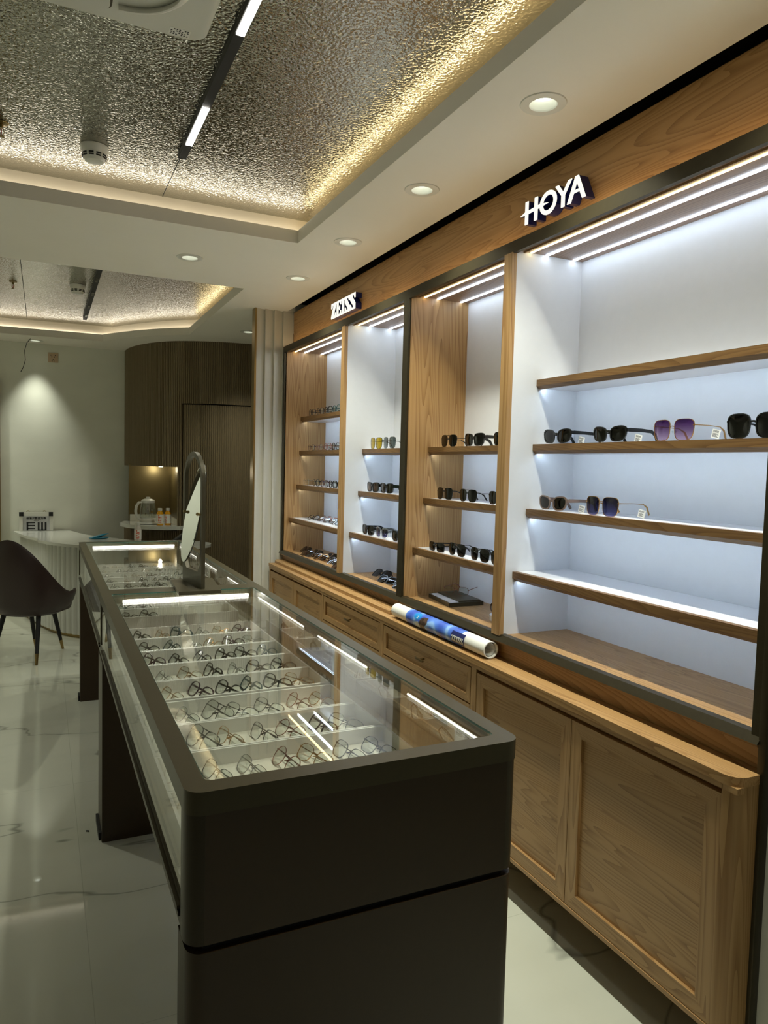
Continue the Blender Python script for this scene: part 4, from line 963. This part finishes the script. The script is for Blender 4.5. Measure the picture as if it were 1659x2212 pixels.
# ------------------------------------------------------------------ ceiling fittings
DL = [((1.325, 1.79), 'recessed downlight nearest the camera above the wide bay', 1), ((1.325, 2.54), 'recessed downlight between the two lit signs, second from the camera', 1), ((1.325, 3.29), 'recessed downlight third along the wall units', 1), ((1.33, 4.06), 'recessed downlight fourth along the wall units, above the smaller sign', 1),
      ((.70, 3.95), 'recessed downlight in the band between the two coffers', 1), ((1.52, 5.90), 'recessed downlight half hidden behind the pilaster', .6), ((-.06, 7.44), 'recessed downlight against the back wall over the eye chart', .7)]
HID = [(1.325, 1.04), (-.6, 3.95), (-1.9, 3.95), (-2.7, 1.0), (-2.7, 2.6), (-2.7, 5.2), (-1.3, 7.2), (-.9, 7.3), (-1.9, 6.9)]  # unseen lamps; all but the first added for ambient light
def downlight(x, y, label, pw, aim=None):
    t = thing('downlight', (x, y, ZC), label, 'ceiling light', 'round recessed downlights')
    B().lathe([(.039, .0), (.041, -.004), (.066, -.003), (.068, .0), (.068, .003), (.039, .003)], (x, y, ZC), 40).build('trim_ring', M_PLAST, t)
    B().lathe([(.0395, -.001), (.036, .012), (.029, .0235)], (x, y, ZC), 36).build('reflector', M_PLAST, t)
    B().lathe([(0, .016), (.012, .0165), (.024, .019), (.029, .0236), (0, .0237)], (x, y, ZC), 32).build('lamp_lens', M_DLGLOW, t)
    ld = bpy.data.lights.new('downlight_lamp', 'SPOT'); ld.energy = P_DOWN*pw; ld.spot_size = math.radians(112 if pw != .7 else 66); ld.spot_blend = 1.; ld.shadow_soft_size = .025; ld.color = (.97, 1, .86)
    lo = bpy.data.objects.new('downlight_lamp', ld); COL.objects.link(lo); lo.parent = t; lo.location = (0, 0, -.012)
cut = B()
for p_ in [d_[0] for d_ in DL]+HID: cut.cyl((p_[0], p_[1], 2.50), (p_[0], p_[1], 2.60), .040, seg=40)
cut = cut.build('cutter', M_CEIL, origin=(0, 0, 0))
md = ceiling.modifiers.new('holes', 'BOOLEAN'); md.object = cut; md.operation = 'DIFFERENCE'; md.solver = 'EXACT'; md.use_self = True
me_ = bpy.data.meshes.new_from_object(ceiling.evaluated_get(bpy.context.evaluated_depsgraph_get())); ceiling.modifiers.clear(); ceiling.data = me_
bpy.data.objects.remove(cut)
for (x, y), l_, pw in DL: downlight(x, y, l_, pw)
for k, (x, y) in enumerate(HID): downlight(x, y, 'unseen recessed downlight outside the camera view', 1 if x > 1 else .6 if y > 3.5 else .25)
def cove(pts, m, label):
    t = thing('cove_light', (pts[0][0], pts[0][1], 2.61), label, 'strip light', 'cove light strips')
    for p, q in zip(pts, pts[1:]):
        d = Vector((q[0]-p[0], q[1]-p[1])).normalized()*.006; nx, ny = -d.y, d.x
        B().prism([(p[0]+nx, p[1]+ny), (q[0]+nx, q[1]+ny), (q[0]-nx, q[1]-ny), (p[0]-nx, p[1]-ny)], 2.6105, 2.619).build('led_strip', m, t)
cove([(-2.2, 3.515), (1.17, 3.515)], M_COVEN, 'neutral white strip on the far ledge of the near coffer')
cove([(1.185, 3.50), (1.185, -1.5)], M_COVEW, 'warm strip on the right ledge of the near coffer')
cove([(-2.27, -1.5), (-2.27, 3.5)], M_COVEN, 'strip on the left ledge of the near coffer')
cove([(1.185, 4.42), (1.185, 6.33)], M_COVEW, 'warm strip on the right ledge of the far coffer')
cove([(x+.066, y+.066) for x, y in arc2]+[(.50, 7.20), (-.33, 7.255), (-2.2, 7.255)], M_COVEN, 'neutral strip on the curved far ledge of the far coffer')
# track lights
def track(x, y0, y1, segs, label, lit=True):
    t = thing('track_light', (x, (y0+y1)/2, ZM-.022), label, 'track light', 'black ceiling tracks')
    B().box(x-.015, y0, ZM-.022, x+.015, y1, ZM-.0005).build('track_rail', M_BLACK, t)
    for a, c in segs:
        if lit:
            B().box(x-.0115, a, ZM-.0265, x+.0115, c, ZM-.022).build('lamp_bar', M_TRACKL, t)
        else:
            b = B()
            for k in range(4): b.cyl((x, a+.03*k, ZM-.0225), (x, a+.03*k, ZM-.024), .011, .011, 14)
            b.build('spot_insert', mat('grey_lens_insert', sr(60, 60, 58), .2), t)
track(.503, .4, 3.03, [(2.56, 2.88), (1.77, 2.09), (.98, 1.30)], 'black ceiling track with two bright bars over the counters')
track(.33, 5.0, 6.85, [(5.25, 5.4), (5.7, 5.85), (6.2, 6.35), (6.6, 6.7)], 'unlit black ceiling track in the far coffer', False)
def detector(x, y, label):
    t = thing('smoke_detector', (x, y, ZM-.06), label, 'smoke detector', 'white ceiling smoke detectors')
    B().lathe([(0, .059), (.052, .059), (.052, .048), (.046, .034), (.041, .012), (.034, .002), (.026, 0), (0, 0)], (x, y, ZM-.06), 36).build('housing', M_PLAST, t)
    b = B()
    for k in range(10):
        a = 2*PI*k/10; p = Vector((math.cos(a), math.sin(a), 0)); q = Vector((-math.sin(a), math.cos(a), 0))
        for z, r_ in ((.016, .0425), (.024, .0445)):
            c_ = Vector((x, y, ZM-.06+z))+p*r_; b.bar([c_-q*.009, c_+q*.009], .0015, .0026)
    b.build('vent_slot', M_BLACK, t)
detector(.185, 3.13, 'white smoke detector hanging from the near rippled ceiling'); detector(.225, 5.62, 'white smoke detector hanging from the far rippled ceiling')
def sprinkler(x, y, label):
    t = thing('sprinkler_head', (x, y, ZM-.05), label, 'sprinkler', 'ceiling sprinkler heads')
    B().lathe([(0, .049), (.026, .049), (.024, .045), (.008, .043), (.008, .03), (0, .03)], (x, y, ZM-.05), 24).build('escutcheon', M_BRASS, t)
    B().tube([(x-.007, y, ZM-.02), (x-.010, y, ZM-.035), (x, y, ZM-.048)], .0015, 8).tube([(x+.007, y, ZM-.02), (x+.010, y, ZM-.035), (x, y, ZM-.048)], .0015, 8).lathe([(0, .0), (.011, .0), (.011, .002), (0, .002)], (x, y, ZM-.05), 16).build('deflector', M_BRASS, t)
    B().tube([(x, y, ZM-.022), (x, y, ZM-.046)], .0022, 8).build('glass_bulb', mat('red_bulb', sr(150, 24, 20), .1), t)
sprinkler(-.135, 3.08, 'brass sprinkler head in the near rippled ceiling at the left edge'); sprinkler(-.185, 5.75, 'brass sprinkler head in the far rippled ceiling')
# cassette air conditioner
t = thing('ceiling_air_conditioner', (-.06, 1.68, 2.655), 'large white ceiling air conditioner cassette at top left', 'air conditioner')
ax0, ax1, ay0, ay1 = -.53, .415, 1.21, 2.155
b = B(); b.prism(rrect(ax0, ay0, ax1, ay1, .045, 8), 2.662, 2.699)
b.prism(rrect(ax0+.012, ay0+.012, ax1-.012, ay1-.012, .04, 8), 2.654, 2.6615).build('face_panel', M_PLAST, t)
gx0, gx1, gy0, gy1 = ax0+.22, ax1-.22, ay0+.20, ay1-.20
b = B()
for k in range(15): y = gy0+.02+k*(gy1-gy0-.04)/14; b.box(gx0+.015, y-.004, 2.648, gx1-.015, y+.004, 2.6538)
b.build('intake_grille', M_PLAST, t)
for dx0, dy0, dx1, dy1 in ((gx0-.04, gy1+.07, gx1-.03, gy1+.15), (gx0-.02, gy0-.15, gx1+.02, gy0-.07), (gx1+.09, gy0-.02, gx1+.17, gy1-.03), (gx0-.17, gy0-.02, gx0-.09, gy1+.02)):
    o = B().prism(rrect(dx0, dy0, dx1, dy1, .03, 6), 2.6525, 2.6539).build('air_slot', M_DARK, t)
    B().prism(rrect(dx0+.006, dy0+.006, dx1-.006, dy1-.006, .025, 6), 2.6475, 2.6524).build('louvre', M_PLAST, o)
for sx, sy in ((1, 1), (1, -1), (-1, 1), (-1, -1)):
    cx_, cy_ = (ax1-.235 if sx > 0 else ax0+.235), (ay1-.235 if sy > 0 else ay0+.235)
    B().tube([(cx_+sx*.155*math.cos(k*PI/28), cy_+sy*.155*math.sin(k*PI/28), 2.6535) for k in range(15)], .022, 12, flat=.35).build('corner_channel', M_PLAST, t)
b = B().box(ax1-.10, ay1-.055, 2.6532, ax1-.045, ay1-.02, 2.6539); b.build('sticker', M_PAPER, t)
for k in range(6): pass
b = B()
for i in range(7):
    for j in range(4):
        if (i*3+j*5) % 4: b.box(ax1-.097+i*.0072, ay1-.052+j*.008, 2.6528, ax1-.0925+i*.0072, ay1-.0475+j*.008, 2.6531)
b.build('sticker_print', M_INK, t)

# wall socket, loose wire
t = thing('wall_socket', (.088, YB, 2.385), 'beige five hole wall socket high on the back wall', 'socket')
B().box(.046, YB-.009, 2.385, .132, YB-.0005, 2.475, .002).build('plate', mat('champagne_plastic', sr(196, 170, 140), .35), t)
b = B()
for hx_, hz in ((.070, 2.452), (.108, 2.452), (.078, 2.436), (.10, 2.436), (.089, 2.410), (.081, 2.398), (.097, 2.398)): b.box(hx_-.003, YB-.0096, hz-.005, hx_+.003, YB-.0088, hz+.005)
b.build('pin_hole', M_BLACK, t)
tag(B().tube([(-.10, 7.33, ZC-.004), (-.13, 7.42, 2.52), (-.15, 7.50, 2.46), (-.145, 7.55, 2.38), (-.165, 7.56, 2.31), (-.185, 7.565, 2.27)], .0028, 8).build('loose_wire', M_BLACK), 'loose black wire dangling from the downlight over the eye chart', 'wire')
# brass edged door at the far left
struct(B().box(-.95, YB-.04, 0, -.358, YB-.001, 2.2).build('door_2', M_BRASS, origin=(0, 0, 0)), 'brass door frame at the left edge')
# debris flecks on the floor
for k, (x, y, a) in enumerate(((.415, 2.55, .9), (.15, 3.02, .2))):
    tag(B().tube([(x, y, .003), (x+.008*math.cos(a), y-.02*math.sin(a), .004), (x+.012*math.cos(a+.4), y-.036*math.sin(a), .003)], .0025, 6).build('floor_scrap', M_INK), ['short dark scrap on the marble floor under the near counter', 'tiny dark fleck on the marble floor left of the middle counter leg'][k], 'scrap')
